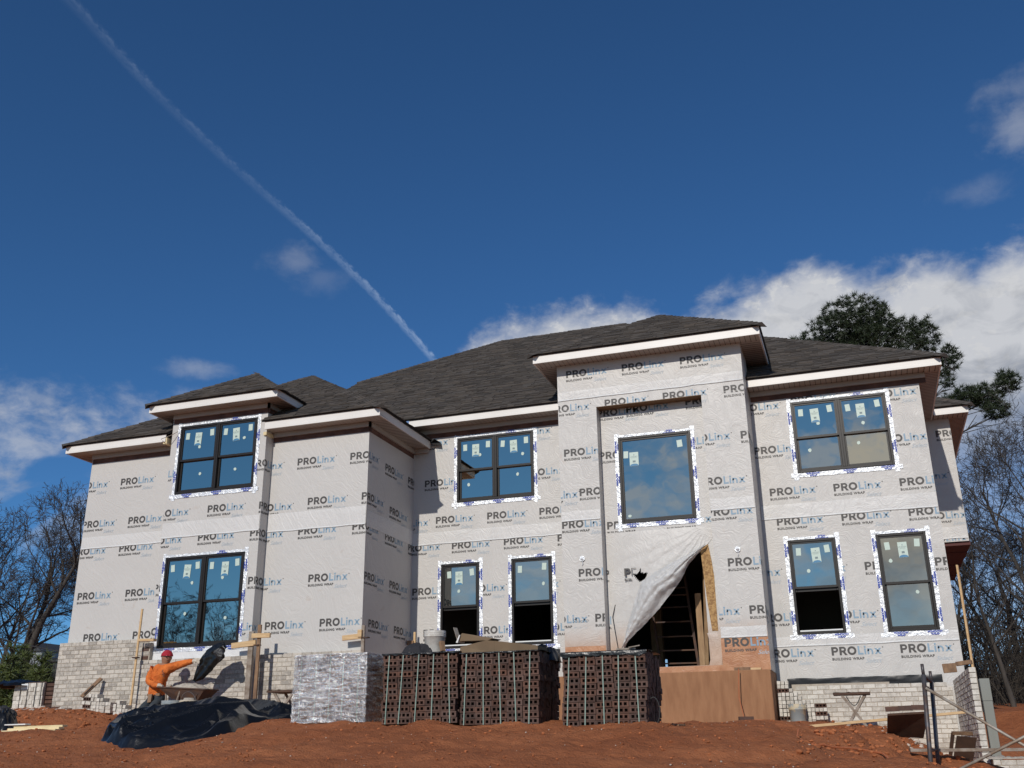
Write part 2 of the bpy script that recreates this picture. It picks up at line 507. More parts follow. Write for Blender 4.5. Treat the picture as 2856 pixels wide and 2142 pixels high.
PAL_BRICK = mat("dark_brown_brick", (0.115, 0.062, 0.045), 0.9, col2=(0.070, 0.039, 0.030), cscale=8, rand=0.34, hue=0.15, bump=(70, 0.5, 0.004))
STRAP = mat("green_strap", (0.235, 0.315, 0.265), 0.35, spec=0.5)
BLACKPL = mat("black_poly_sheet", (0.006, 0.006, 0.006), 0.29, spec=0.55, bump=(6, 0.4, 0.04))
DIRTYPL = mat("dull_black_poly", (0.026, 0.026, 0.028), 0.5, col2=(0.16, 0.15, 0.14), cscale=3, clo=0.5, chi=0.75)
BUCKET_W = mat("mortar_splashed_bucket", (0.62, 0.60, 0.56), 0.6, col2=(0.40, 0.37, 0.33), cscale=9)
BUCKET_G = mat("grey_bucket", (0.21, 0.25, 0.27), 0.55, col2=(0.34, 0.35, 0.33), cscale=12)
BUCKET_C = mat("cream_bucket", (0.60, 0.53, 0.40), 0.6, col2=(0.46, 0.38, 0.27), cscale=7)
BUCKET_S = mat("paint_stained_bucket", (0.30, 0.33, 0.33), 0.6, col2=(0.52, 0.44, 0.30), cscale=5, clo=0.47, chi=0.56)
WIRE = mat("wire_handle", (0.30, 0.29, 0.27), 0.4, metal=0.8)
CARD = mat("cardboard", (0.18, 0.122, 0.07), 0.85, col2=(0.14, 0.095, 0.055), cscale=3)
MUD = mat("fresh_mortar", (0.50, 0.44, 0.36), 0.9, col2=(0.42, 0.36, 0.29), cscale=14, bump=(18, 0.9, 0.03))
CLOTH_D = mat("dark_jacket_cloth", (0.022, 0.022, 0.026), 0.9, col2=(0.10, 0.085, 0.08), cscale=14, clo=0.6, chi=0.7)
ORANGE = mat("orange_cord", (0.42, 0.13, 0.05), 0.6)
DARKLINE = mat("black_cable", (0.02, 0.02, 0.02), 0.6)
REDWOOD = mat("dark_red_underside", (0.085, 0.020, 0.016), 0.7)
PANEL = mat("grey_green_panel", (0.24, 0.25, 0.225), 0.55, col2=(0.205, 0.215, 0.19), cscale=2, stretch=(3, 3, 0.5))
FAR_W = mat("far_white_siding", (0.36, 0.39, 0.42), 0.8)
FAR_D = mat("far_dark_siding", (0.045, 0.048, 0.052), 0.8)
BARK = mat("grey_bark", (0.075, 0.064, 0.055), 0.95, col2=(0.040, 0.035, 0.031), cscale=6, stretch=(2, 2, 0.5), bump=(20, 0.7, 0.02))
TWIG = mat("winter_twigs", (0.050, 0.042, 0.036), 0.95)
BRUSH = mat("winter_brush", (0.042, 0.034, 0.026), 0.95, island=0.4)
NEEDLE = mat("pine_needles", (0.024, 0.036, 0.013), 0.6, island=0.4, hue=0.25)
NEEDLE_Y = mat("young_pine_needles", (0.085, 0.11, 0.028), 0.6, island=0.4, hue=0.2)
SKIN = mat("skin", (0.30, 0.145, 0.085), 0.5)
SHIRT = mat("orange_shirt", (0.78, 0.20, 0.032), 0.85, col2=(0.55, 0.12, 0.018), cscale=7, bump=(10, 1.0, 0.06))
JEANS = mat("dark_jeans", (0.022, 0.032, 0.045), 0.9, col2=(0.05, 0.06, 0.065), cscale=12, bump=(14, 0.5, 0.02))
GLOVE = mat("pale_work_glove", (0.62, 0.56, 0.47), 0.9, col2=(0.45, 0.39, 0.31), cscale=20)
BANDANA = mat("red_bandana", (0.36, 0.012, 0.025), 0.85, col2=(0.6, 0.5, 0.48), cscale=34, clo=0.64, chi=0.68)
EYE = mat("dark_brown_hair", (0.012, 0.009, 0.008), 0.6)
LEATHER = mat("tan_tool_pouch", (0.24, 0.15, 0.09), 0.8)


def ground_mat():
    m = bpy.data.materials.new("red_clay")
    m.use_nodes = True
    t = NT(m.node_tree)
    out = t.n('ShaderNodeOutputMaterial')
    p = t.n('ShaderNodeBsdfPrincipled')
    t.t.links.new(p.outputs[0], out.inputs[0])
    geo = t.n('ShaderNodeNewGeometry')
    pos = geo.outputs['Position']
    n1 = t.noise(pos, 0.7, 6.0, 0.6, 0.6)
    n2 = t.noise(pos, 7.0, 6.0, 0.65, 0.3)
    n3 = t.noise(pos, 40.0, 4.0, 0.6)
    c = t.mix(t.lin(n1, 0.35, 0.65), (0.420, 0.155, 0.066), (0.330, 0.112, 0.046))
    c = t.mix(t.lin(n2, 0.40, 0.75, 0.0, 0.65), c, (0.215, 0.070, 0.031))
    c = t.mix(t.smooth(n3, 0.60, 0.70, 0.0, 0.35), c, (0.46, 0.21, 0.11))
    c = t.mix(t.smooth(t.noise(pos, 75.0, 2.0, 0.5), 0.735, 0.76, 0.0, 0.8), c, (0.62, 0.50, 0.42))
    c = t.mix(t.smooth(t.noise(pos, 0.33, 4.0, 0.55, 0.8), 0.48, 0.66, 0.0, 0.45), c, (0.255, 0.084, 0.036))
    t.put(p.inputs['Base Color'], c)
    p.inputs['Roughness'].default_value = 0.95
    p.inputs['Specular IOR Level'].default_value = 0.15
    bn = t.n('ShaderNodeBump')
    bn.inputs['Distance'].default_value = 0.05
    bn.inputs['Strength'].default_value = 0.9
    t.put(bn.inputs['Height'], t.math('ADD', t.math('MULTIPLY', n2, 1.0), t.math('MULTIPLY', n3, 0.45)))
    t.t.links.new(bn.outputs[0], p.inputs['Normal'])
    MATS["ground"] = m
    return m


CLAY = ground_mat()
CLOD = mat("clay_clod", (0.36, 0.125, 0.052), 0.95, island=0.3, spec=0.15, bump=(40, 0.6, 0.01))
PEBBLE = mat("pale_rubble", (0.50, 0.42, 0.35), 0.9, island=0.35)

# ------------------------------------------------------------------ mesh and object helpers
WM = {}


def link(o, parent=None, basis=None):
    col.objects.link(o)
    if basis is not None:
        o.matrix_basis = basis
    WM[o.name] = basis.copy() if basis is not None else Matrix.Identity(4)
    if parent is not None:
        o.parent = parent
        o.matrix_parent_inverse = WM[parent.name].inverted()
    return o


def tag(o, label, cat, group=None, kind=None):
    o["label"] = label
    o["category"] = cat
    if group:
        o["group"] = group
    if kind:
        o["kind"] = kind
    return o


def thing(name, loc, label, cat, group=None):
    o = bpy.data.objects.new(name, None)
    o.empty_display_size = 0.2
    link(o, None, Matrix.Translation(Vector(loc)))
    tag(o, label, cat, group)
    return o


class MB:
    def __init__(self):
        self.v, self.f, self.m = [], [], []

    def add(self, vs, fs, m=0):
        k = len(self.v)
        self.v += [tuple(p) for p in vs]
        self.f += [tuple(i + k for i in q) for q in fs]
        self.m += [m] * len(fs)
        return self

    def box(self, x0, x1, y0, y1, z0, z1, m=0):
        vs = [(x, y, z) for x in (x0, x1) for y in (y0, y1) for z in (z0, z1)]
        return self.add(vs, [(0, 1, 3, 2), (4, 6, 7, 5), (0, 4, 5, 1), (2, 3, 7, 6), (0, 2, 6, 4), (1, 5, 7, 3)], m)

    def obox(self, p, q, w, h, m=0, up=(0, 0, 1), jit=0.0):
        """beam of section w x h from p to q"""
        p, q = Vector(p), Vector(q)
        d = (q - p).normalized()
        s = d.cross(Vector(up))
        if s.length < 1e-4:
            s = d.cross(Vector((0, 1, 0)))
        s.normalize()
        t = s.cross(d).normalized()
        vs = []
        for c in (p, q):
            for a, b in ((-1, -1), (1, -1), (1, 1), (-1, 1)):
                vs.append(c + s * (a * w / 2) + t * (b * h / 2) + Vector([rnd.uniform(-jit, jit) for _ in range(3)]))
        return self.add(vs, [(3, 2, 1, 0), (4, 5, 6, 7), (0, 1, 5, 4), (1, 2, 6, 5), (2, 3, 7, 6), (3, 0, 4, 7)], m)

    def poly(self, pts, m=0):
        return self.add(pts, [tuple(range(len(pts)))], m)

    def slab(self, pts, off, m=0):
        """polygon extruded by vector off, closed"""
        n = len(pts)
        o = Vector(off)
        vs = [Vector(p) for p in pts] + [Vector(p) + o for p in pts]
        fs = [tuple(range(n)), tuple(range(2 * n - 1, n - 1, -1))]
        fs += [(i, i + n, (i + 1) % n + n, (i + 1) % n) for i in range(n)]
        return self.add(vs, fs, m)

    def tube(self, pts, radii, n=6, m=0, cap=True):
        pts = [Vector(p) for p in pts]
        if not hasattr(radii, "__len__"):
            radii = [radii] * len(pts)
        base = len(self.v)
        s = None
        for i, p in enumerate(pts):
            d = (pts[min(i + 1, len(pts) - 1)] - pts[max(i - 1, 0)])
            if d.length < 1e-9:
                d = Vector((0, 0, 1))
            d.normalize()
            if s is None:
                s = d.cross(Vector((0.31, 0.62, 0.72)))
            s = (s - d * s.dot(d))
            if s.length < 1e-6:
                s = d.orthogonal()
            s.normalize()
            t = d.cross(s)
            for k in range(n):
                a = 2 * math.pi * k / n
                self.v.append(tuple(p + (s * math.cos(a) + t * math.sin(a)) * radii[i]))
        for i in range(len(pts) - 1):
            for k in range(n):
                a, b = base + i * n + k, base + i * n + (k + 1) % n
                self.f.append((a, b, b + n, a + n))
                self.m.append(m)
        if cap:
            self.f.append(tuple(base + k for k in range(n - 1, -1, -1)))
            self.f.append(tuple(base + (len(pts) - 1) * n + k for k in range(n)))
            self.m += [m, m]
        return self

    def lathe(self, prof, c=(0, 0, 0), n=20, m=0):
        base = len(self.v)
        for r, z in prof:
            for k in range(n):
                a = 2 * math.pi * k / n
                self.v.append((c[0] + r * math.cos(a), c[1] + r * math.sin(a), c[2] + z))
        for i in range(len(prof) - 1):
            for k in range(n):
                a, b = base + i * n + k, base + i * n + (k + 1) % n
                self.f.append((a, b, b + n, a + n))
                self.m.append(m)
        return self

    def grid(self, fn, nu, nv, m=0):
        base = len(self.v)
        for j in range(nv + 1):
            for i in range(nu + 1):
                self.v.append(tuple(fn(i / nu, j / nv)))
        for j in range(nv):
            for i in range(nu):
                a = base + j * (nu + 1) + i
                self.f.append((a, a + 1, a + nu + 2, a + nu + 1))
                self.m.append(m)
        return self

    def mesh(self, name, mats, smooth=False):
        me = bpy.data.meshes.new(name)
        me.from_pydata(self.v, [], self.f)
        for mt in (mats if isinstance(mats, (list, tuple)) else [mats]):
            me.materials.append(mt)
        if any(self.m):
            me.polygons.foreach_set("material_index", self.m)
        if smooth:
            me.polygons.foreach_set("use_smooth", [True] * len(me.polygons))
        me.update()
        return me

    def build(self, name, mats, parent=None, smooth=False):
        o = bpy.data.objects.new(name, self.mesh(name, mats, smooth))
        return link(o, parent)


def bx(name, mt, parent, *b):
    return MB().box(*b).build(name, mt, parent)


def fbm(x, y, z=0.0, o=4):
    return noise.fractal(Vector((x, y, z)), 1.0, 2.0, o)


def bevel(o, w=0.01, seg=1):
    md = o.modifiers.new("bevel", 'BEVEL')
    md.width = w
    md.segments = seg
    md.limit_method = 'ANGLE'
    return o


# ------------------------------------------------------------------ the lie of the land
_CP = [(-24, 9, -0.15), (-14, 9.3, -0.1), (-10, 9.3, -0.17), (-5, 9.3, -0.17), (0, 9.3, -0.2), (1.5, 9.3, -0.55), (4, 9, -0.9), (9, 9, -0.9),
       (-13, 11.7, 0.16), (-10.5, 11.7, 0.13), (-9, 11.7, 0.12), (-7.4, 12.4, 0.36), (-6, 12.4, 0.33), (-4.5, 12.4, 0.29), (-3, 12.4, 0.25), (-1.5, 12.5, 0.17), (0, 13, -0.02), (0.5, 13, -0.25),
       (1.0, 13, -0.62), (1.6, 13.5, -0.85), (3, 14, -0.9), (-13.5, 14.5, 0.38), (-11, 14.5, 0.42), (-9, 14.5, 0.44), (-7, 14, 0.42), (-4, 14, 0.36), (-2, 15, 0.33), (-0.5, 15.5, 0.20), (0.3, 15.5, -0.15),
       (-18.5, 18, 0.98), (-16.8, 18, 0.93), (-15.2, 17.6, 0.86), (-14.2, 17.3, 0.74), (-13.2, 17.4, 0.50), (-12.2, 17.2, 0.48), (-11.5, 17.0, 0.48), (-10.2, 17, 0.56), (-9, 17, 0.52), (-7, 18, 0.5), (-5, 19.5, 0.46),
       (-1.7, 19.6, 0.44), (-1.3, 20.2, 0.42), (-0.6, 20.3, 0.40), (-0.2, 19.2, 0.30), (0.0, 17.5, 0.18), (0.25, 20.5, 0.30), (0.7, 20.4, -0.05), (1.1, 20.3, -0.5), (0.7, 18, -0.35), (1.2, 17, -0.7), (1.9, 18, -0.6),
       (-1.6, 17.2, 0.38), (3, 20, -0.5), (2.6, 24, 0.0), (4, 27, 0.75), (7, 30, 1.05), (12, 34, 1.2), (12, 24, 0.4), (-8, 24, 0.5), (-20, 22, 1.05), (-24, 24, 1.2), (-30, 30, 1.4), (-15, 30, 0.9), (-5, 34, 0.9), (0, 40, 1.4),
       (-45, 45, 2.0), (20, 45, 1.5), (-20, 50, 1.6), (0, 0, -1.6), (-8, 0, -1.6), (8, 0, -1.7), (0, 4, -1.0), (-8, 4, -1.0), (8, 4, -1.3), (-16, 13.5, 0.36), (-18, 15, 0.62)]


def _base(x, y):
    return -1.6 + 0.152 * y if y < 12.8 else 0.3456 + 0.02 * (y - 12.8)


_CR = [(a, b, c - _base(a, b)) for a, b, c in _CP]


def ground_z(x, y):
    sw = sz = 0.0
    for a, b, c in _CR:
        d2 = (x - a) ** 2 + (y - b) ** 2 + 0.02
        w = 1.0 / (d2 * d2)
        sw += w
        sz += w * c
    sw += 1e-5
    return _base(min(max(x, -60), 60), min(y, 60)) + sz / sw


def add_ground():
    def axis(lo, f0, f1, hi, fine, coarse):
        a, x = [], f0
        while x < f1:
            a.append(x)
            x += fine
        a.append(f1)
        st, x = fine, f1
        while x < hi:
            st = min(st * 1.35, coarse)
            x += st
            a.append(min(x, hi))
        st, x, pre = fine, f0, []
        while x > lo:
            st = min(st * 1.35, coarse)
            x -= st
            pre.append(max(x, lo))
        return pre[::-1] + a
    xs = axis(-400, -17.5, 3.2, 300, 0.085, 30)
    ys = axis(-120, 8.6, 20.8, 700, 0.075, 30)
    vs, fs = [], []
    for y in ys:
        for x in xs:
            z = ground_z(x, y)
            dn = max(0.0, 1.0 - max(0, abs(x + 7) - 12) / 6.0) if -20 < x < 6 and 5 < y < 26 else 0.0
            rough = 0.055 * fbm(x * 1.6, y * 1.6, 0, 4) + 0.022 * fbm(x * 7, y * 7, 3, 3)
            if x > -0.8 and y > 11:      # broken, freshly tipped clods on the right-hand bank
                rough += min(1, (x + 0.8)) * 0.07 * abs(fbm(x * 3.4, y * 3.4, 5, 3))
            if x < -11.5 and y > 14:
                rough += 0.05 * abs(fbm(x * 3.2, y * 3.2, 9, 3))
            vs.append((x, y, z + rough * (0.35 + 0.65 * dn)))
    nx = len(xs)
    for j in range(len(ys) - 1):
        for i in range(nx - 1):
            a = j * nx + i
            fs.append((a, a + 1, a + nx + 1, a + nx))
    b = MB()
    b.v, b.f, b.m = vs, fs, [0] * len(fs)
    g = b.build("ground", CLAY, None, True)
    g["kind"] = "structure"
    g["label"] = "bare red clay building lot sloping up to the house"
    return g


add_ground()

# ------------------------------------------------------------------ lettering as flat mesh
def text_tris(body, w, h, x0, z0, bold=0.0, shear=0.0, space=1.0):
    cu = bpy.data.curves.new("lettering", 'FONT')
    cu.body = body
    cu.size = 1.0
    cu.offset = bold
    cu.shear = shear
    cu.space_character = space
    cu.resolution_u = 3
    cu.fill_mode = 'FRONT'
    o = bpy.data.objects.new("lettering", cu)
    col.objects.link(o)
    dg = bpy.context.evaluated_depsgraph_get()
    me = bpy.data.meshes.new_from_object(o.evaluated_get(dg))
    xs = [v.co.x for v in me.vertices]
    ys = [v.co.y for v in me.vertices]
    ax, bxx, ay, by = min(xs), max(xs), min(ys), max(ys)
    sx = w / (bxx - ax)
    sz = h / (by - ay)
    vs = [(x0 + (v.co.x - ax) * sx, 0.0, z0 + (v.co.y - ay) * sz) for v in me.vertices]
    fs = [tuple(p.vertices) for p in me.polygons]
    bpy.data.objects.remove(o)
    bpy.data.meshes.remove(me)
    return vs, fs


def pro_letters(b):
    """the heavy geometric capitals P R O"""
    H, S = 0.158, 0.041
    def ring(cx, cz, ro, ri, a0, a1, n, sx=1.0, sxi=None):
        sxi = sx if sxi is None else sxi
        vs, fs = [], []
        for i in range(n + 1):
            a = a0 + (a1 - a0) * i / n
            vs += [(cx + ro * sx * math.cos(a), 0, cz + ro * math.sin(a)), (cx + ri * sxi * math.cos(a), 0, cz + ri * math.sin(a))]
        for i in range(n):
            fs.append((2 * i, 2 * i + 2, 2 * i + 3, 2 * i + 1))
        b.add(vs, fs, 0)
    def rect(x0, x1, z0, z1):
        b.add([(x0, 0, z0), (x1, 0, z0), (x1, 0, z1), (x0, 0, z1)], [(0, 1, 2, 3)], 0)
    for x in (0.0, 0.146):
        rect(x, x + S, 0, H)
        ro = 0.0515
        cz = H - ro
        rect(x + S, x + 0.074, H - 0.034, H)
        rect(x + S, x + 0.074, cz - ro, cz - ro + 0.034)
        ring(x + 0.074, cz, ro, ro - 0.035, -math.pi / 2, math.pi / 2, 10, 1.0)
    b.add([(0.146 + 0.060, 0, 0.056), (0.146 + 0.098, 0, 0.0), (0.146 + 0.146, 0, 0.0), (0.146 + 0.100, 0, 0.066)], [(0, 1, 2, 3)], 0)
    ring(0.376, H / 2, 0.0815, 0.043, 0, 2 * math.pi, 26, 1.02)
    # L i n x in a lighter, blue hand
    W, XH = 0.032, 0.110
    k = len(b.m)
    rect(0.484, 0.484 + W, 0, H)
    rect(0.484 + W, 0.484 + 0.098, 0, W)
    rect(0.600, 0.600 + W, 0, XH)
    ring(0.600 + W / 2, 0.142, 0.0195, 0.0, 0, 2 * math.pi, 10)
    rect(0.655, 0.655 + W, 0, XH)
    ring(0.707, XH - 0.052, 0.052, 0.052 - W + 0.002, 0, math.pi, 10)
    rect(0.759 - W + 0.002, 0.759, 0, XH - 0.052)
    b.add([(0.782, 0, 0), (0.822, 0, 0), (0.908, 0, XH), (0.868, 0, XH)], [(0, 1, 2, 3)], 0)
    b.add([(0.870, 0, 0), (0.910, 0, 0), (0.824, 0, XH), (0.784, 0, XH)], [(0, 1, 2, 3)], 0)
    for i in range(k, len(b.m)):
        b.m[i] = 1


def logo_template():
    b = MB()
    pro_letters(b)
    b.add(*text_tris("BUILDING WRAP", 0.588, 0.050, 0.0, -0.094, bold=0.045, space=1.14), 0)
    b.add(*text_tris("Select", 0.30, 0.078, 0.605, -0.155, bold=0.0, shear=0.42, space=0.92), 2)
    b.lathe([(0.0, 0.0), (0.011, 0.0)], (0, 0, 0), 8, 0)
    k = len(b.v) - 16
    for i in range(k, len(b.v)):
        x, y, z = b.v[i]
        b.v[i] = (0.94 + x, 0.0, 0.125 + y)
    me = b.mesh("logo", [INK_DARK, INK_SKY, INK_PALE])
    bm = bmesh.new()
    bm.from_mesh(me)
    bmesh.ops.remove_doubles(bm, verts=bm.verts, dist=1e-5)
    bmesh.ops.recalc_face_normals(bm, faces=bm.faces)
    bm.to_mesh(me)
    bm.free()
    return me


LOGO = logo_template()
LOGO_W = 0.955


def _clip(bm, lo, hi, zl, zh):
    for co, no in (((lo, 0, 0), (-1, 0, 0)), ((hi, 0, 0), (1, 0, 0)), ((0, 0, zl), (0, 0, -1)), ((0, 0, zh), (0, 0, 1))):
        if not bm.faces:
            return
        bmesh.ops.bisect_plane(bm, geom=bm.verts[:] + bm.edges[:] + bm.faces[:], plane_co=co, plane_no=no, clear_outer=True)


def print_piece(parent, u0, z0, ulo, uhi, zlo, zhi, place, holes=()):
    """one printed logo, cut to the panel it is printed on; place(u,z) gives a matrix for local x=u"""
    lo, hi, zl, zh = ulo - u0, uhi - u0, zlo - z0, zhi - z0
    if hi <= 0.02 or lo >= LOGO_W - 0.02 or zh <= -0.12 or zl >= 0.14:
        return
    rects = [(lo, hi, zl, zh)]
    for (a, b_, c, d) in holes:
        a, b_, c, d = a - u0, b_ - u0, c - z0, d - z0
        nr = []
        for (l, h_, zb, zt) in rects:
            if b_ <= l or a >= h_ or d <= zb or c >= zt:
                nr.append((l, h_, zb, zt))
                continue
            if a > l:
                nr.append((l, a, zb, zt))
            if b_ < h_:
                nr.append((b_, h_, zb, zt))
            m0, m1 = max(a, l), min(b_, h_)
            if d < zt:
                nr.append((m0, m1, d, zt))
            if c > zb:
                nr.append((m0, m1, zb, c))
        rects = nr
    full = len(rects) == 1 and rects[0][0] <= -0.01 and rects[0][1] >= LOGO_W and rects[0][2] <= -0.16 and rects[0][3] >= 0.17
    if full:
        link(bpy.data.objects.new("wrap_print", LOGO), parent, place(u0, z0))
        return
    for r in rects:
        if r[1] <= 0.0 or r[0] >= LOGO_W or r[3] <= -0.16 or r[2] >= 0.17:
            continue
        bm = bmesh.new()
        bm.from_mesh(LOGO)
        _clip(bm, *r)
        if len(bm.faces) > 2:
            me = bpy.data.meshes.new("wrap_print")
            bm.to_mesh(me)
            for mt in LOGO.materials:
                me.materials.append(mt)
            link(bpy.data.objects.new("wrap_print", me), parent, place(u0, z0))
        bm.free()


YC, YB, YD, YE, YN, YG = 18.54, 18.25, 20.9, 19.85, 20.13, 24.35
XA, XBL, XBR, XC = -16.74, -14.33, -11.85, -9.49
XEL, XER, XNL, XNR = -5.645, -1.685, -4.797, -2.564
XF, XG = 1.70, 2.50

house = thing("house", (-7.5, 20.9, 0.4), "two-storey house under construction wrapped in grey building wrap with dark shingle hip roof", "house")


def wall(name, y, x0, x1, z0, z1, holes, m, t=0.16):
    """wall in a Y plane with openings: outer face, reveals and inner face"""
    xs = sorted({x0, x1, *[h[0] for h in holes], *[h[1] for h in holes]})
    zs = sorted({z0, z1, *[h[2] for h in holes], *[h[3] for h in holes]})
    b = MB()
    for i in range(len(xs) - 1):
        for j in range(len(zs) - 1):
            cx, cz = (xs[i] + xs[i + 1]) / 2, (zs[j] + zs[j + 1]) / 2
            if any(h[0] < cx < h[1] and h[2] < cz < h[3] for h in holes):
                continue
            a, c, d, e = xs[i], xs[i + 1], zs[j], zs[j + 1]
            b.poly([(a, y, d), (c, y, d), (c, y, e), (a, y, e)])
            b.poly([(a, y + t, d), (a, y + t, e), (c, y + t, e), (c, y + t, d)], 1)
    for h in list(holes):
        a, c, d, e = h
        b.poly([(a, y, d), (a, y, e), (a, y + t, e), (a, y + t, d)], 1)
        b.poly([(c, y, d), (c, y + t, d), (c, y + t, e), (c, y, e)], 1)
        b.poly([(a, y, d), (a, y + t, d), (c, y + t, d), (c, y, d)], 1)
        b.poly([(a, y, e), (c, y, e), (c, y + t, e), (a, y + t, e)], 1)
    return b.build(name, [m, ROOM], house)


W_BU = (-14.09, -12.09, 5.435, 7.01)
W_BL = (-14.13, -12.15, 2.12, 4.03)
W_DU = (-8.40, -6.545, 5.34, 6.865)
W_D1 = (-8.77, -7.86, 2.11, 3.95)
W_D2 = (-7.105, -6.18, 2.12, 3.965)
W_E = (-4.42, -2.885, 4.375, 6.22)
W_FU = (-0.86, 1.03, 5.295, 6.825)
W_F1 = (-1.21, -0.29, 2.07, 3.925)
W_F2 = (0.47, 1.39, 2.05, 3.92)
DOOR = (-4.50, -2.83, 1.50, 3.74)

wA = wall("wrapped_wall", YC, XA, XBL, 0.5, 6.95, [], WRAP)
wC = wall("wrapped_wall", YC, XBR, XC, 0.3, 6.95, [], WRAP)
wB = wall("wrapped_wall", YB, XBL, XBR, 0.3, 7.58, [W_BU, W_BL], WRAP)
wD = wall("wrapped_wall", YD, XC, XEL, 0.3, 7.42, [W_DU, W_D1, W_D2], WRAP)
wF = wall("wrapped_wall", YD, XER, XF, -1.2, 7.42, [W_FU, W_F1, W_F2], WRAP)
wN = wall("wrapped_wall", YN, XNL, XNR, 1.38, 6.88, [W_E, DOOR], WRAP_E)
wG = wall("wrapped_wall", YG, XF, XG, 4.28, 7.42, [], WRAP)
wEL = wall("wrapped_wall", YE, XEL, XNL, 1.38, 6.88, [], WRAP_E)
wER = wall("wrapped_wall", YE, XNR, XER, 1.965, 6.88, [], WRAP_E)
wEH = wall("wrapped_wall", YE, XEL, XER, 6.8802, 8.25, [], WRAP)
wEC = wall("wrapped_wall", YE, XNR, XER, 1.36, 1.964, [], WRAP_C)
wEC["label"] = "clay-stained lower end of the wrap on the right porch pier"
# returns and side walls
wCS = MB().box(XC - 0.16, XC, YC + 0.0002, YD, 0.3, 6.9).build("wrapped_wall", WRAP, house)
wBR = MB().box(XBR - 0.16, XBR, YB + 0.0002, YC + 0.1, 0.3, 7.5).build("wrapped_wall", WRAP, house)
bx("wrapped_wall", WRAP, house, XBL, XBL + 0.16, YB + 0.0002, YC + 0.1, 0.5, 7.5)
wES = MB().box(XER - 0.16, XER, YE + 0.0002, YD + 0.05, 1.36, 8.25).build("wrapped_wall", WRAP, house)
bx("wrapped_wall", WRAP, house, XEL, XEL + 0.16, YE + 0.0002, YD + 0.05, 1.36, 8.25)
bx("wrapped_wall", WRAP, house, XNL - 0.14, XNL - 0.0005, YE + 0.001, YN + 0.1, 1.38, 6.8795)
bx("wrapped_wall", WRAP, house, XNR + 0.0005, XNR + 0.14, YE + 0.0005, YN + 0.1, 1.38, 6.8795)
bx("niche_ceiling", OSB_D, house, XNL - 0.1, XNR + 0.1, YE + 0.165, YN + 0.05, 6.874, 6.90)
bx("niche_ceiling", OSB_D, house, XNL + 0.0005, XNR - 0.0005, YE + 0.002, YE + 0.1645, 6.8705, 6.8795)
bx("wrapped_wall", WRAP, house, XA, XA + 0.16, YC + 0.0002, 30, 0.5, 6.9)
bx("wrapped_wall", WRAP, house, XF - 0.16, XF, YD + 0.0002, 32, -1.2, 7.2)
bx("wrapped_wall", WRAP, house, XG - 0.16, XG, YG + 0.0002, 30, 4.28, 7.2)
# rear wall with window openings, floors, ceilings, partitions: what one glimpses through the openings
wall("rear_wall", 33.0, XA, XF, 0.2, 9.0, [(-6.6, -6.0, 2.0, 2.7)], ROOM)
bx("floor_slab", ROOM, house, XA + 0.17, XF - 0.17, YD + 0.2, 32.9, 1.2, 1.44)
bx("floor_slab", ROOM, house, XA + 0.17, XC - 0.17, YC + 0.2, YD + 0.199, 1.2, 1.44)
bx("upper_floor", ROOM, house, XA + 0.17, XF - 0.17, YD + 0.2, 32.9, 4.28, 4.55)
bx("upper_floor", ROOM, house, XA + 0.17, XC - 0.17, YC + 0.2, YD + 0.199, 4.28, 4.55)
bx("ceiling", ROOM, house, XA + 0.17, XF - 0.17, YD + 0.2, 32.9, 7.12, 7.16)
bx("ceiling", ROOM, house, XA + 0.17, XC - 0.17, YC + 0.2, YD + 0.199, 7.05, 7.10)
for x in (-9.4, -1.9):
    bx("partition", ROOM, house, x, x + 0.12, YD + 0.3, 32.8, 1.45, 7.1)
bx("partition", ROOM, house, XA + 0.2, XF - 0.2, 26.0, 26.12, 4.56, 7.1)
bx("partition", ROOM, house, XA + 0.2, -9.5, 23.5, 23.62, 1.45, 4.27)
bx("partition", ROOM, house, -1.7, XF - 0.2, 24.5, 24.62, 1.45, 4.27)
# underside of the right-hand overhang
for i in range(6):
    bx("overhang_joist", REDWOOD, house, XF + 0.0, XG + 0.02, YG + 0.05 + i * 0.9, YG + 0.95 + i * 0.9 - 0.03, 4.2 - 0.012 * (i % 2), 4.275)
# concrete porch base
base = MB().box(-5.78, -1.69, YE - 0.12, YD + 0.02, 0.0, 1.362).build("porch_base", CONC, house)
base["label"] = "clay-stained concrete base of the front porch"
bevel(base, 0.012)
bx("sill_plate", WRAP_C, house, -4.6, XNR - 0.003, YE + 0.02, YN + 0.02, 1.364, 1.475)
bx("lumber_offcut", LUMBER, house, -2.05, -1.86, YE - 0.10, YE - 0.03, 1.364, 1.40)
bx("lumber_offcut", WOOD_OLD, house, -2.35, -2.06, YE - 0.09, YE - 0.02, 1.364, 1.415)

# overlap bands of the wrap (a second layer, lower edge taped)
def band(parent, y, x0, x1, zl, zh, edge=True, m=None):
    nu = max(4, int((x1 - x0) / 0.09))
    def f(u, v):
        x = x0 + (x1 - x0) * u
        z = zl + (zh - zl) * v + (0.012 * fbm(x * 2.1, v * 3, 4) if v in (0, 1) else 0)
        d = 0.006 + (0.010 * abs(fbm(x * 3.3, z * 5, 7)) if 0 < v < 1 else 0.0) + (0.010 if v == 0 else 0) * abs(fbm(x * 6, 0, 2))
        return (x, y - d, z)
    MB().grid(f, nu, 5).build("wrap_overlap", m or WRAP_L, parent, True)
    if edge:
        def g(u, v):
            x = x0 + (x1 - x0) * u
            return (x, y - 0.014 - 0.012 * (v == 0.5) * (0.4 + abs(fbm(x * 5, 1, 1))), zl + 0.010 * fbm(x * 2.1, 0, 4) + (v - 0.5) * 0.028)
        MB().grid(g, nu, 2).build("seam_tape", WRAP_B, parent, True)


# ------------------------------------------------------------------ printed logos, wall by wall
def py(y):
    return lambda u, z: Matrix.Translation((u, y - 0.0035, z))


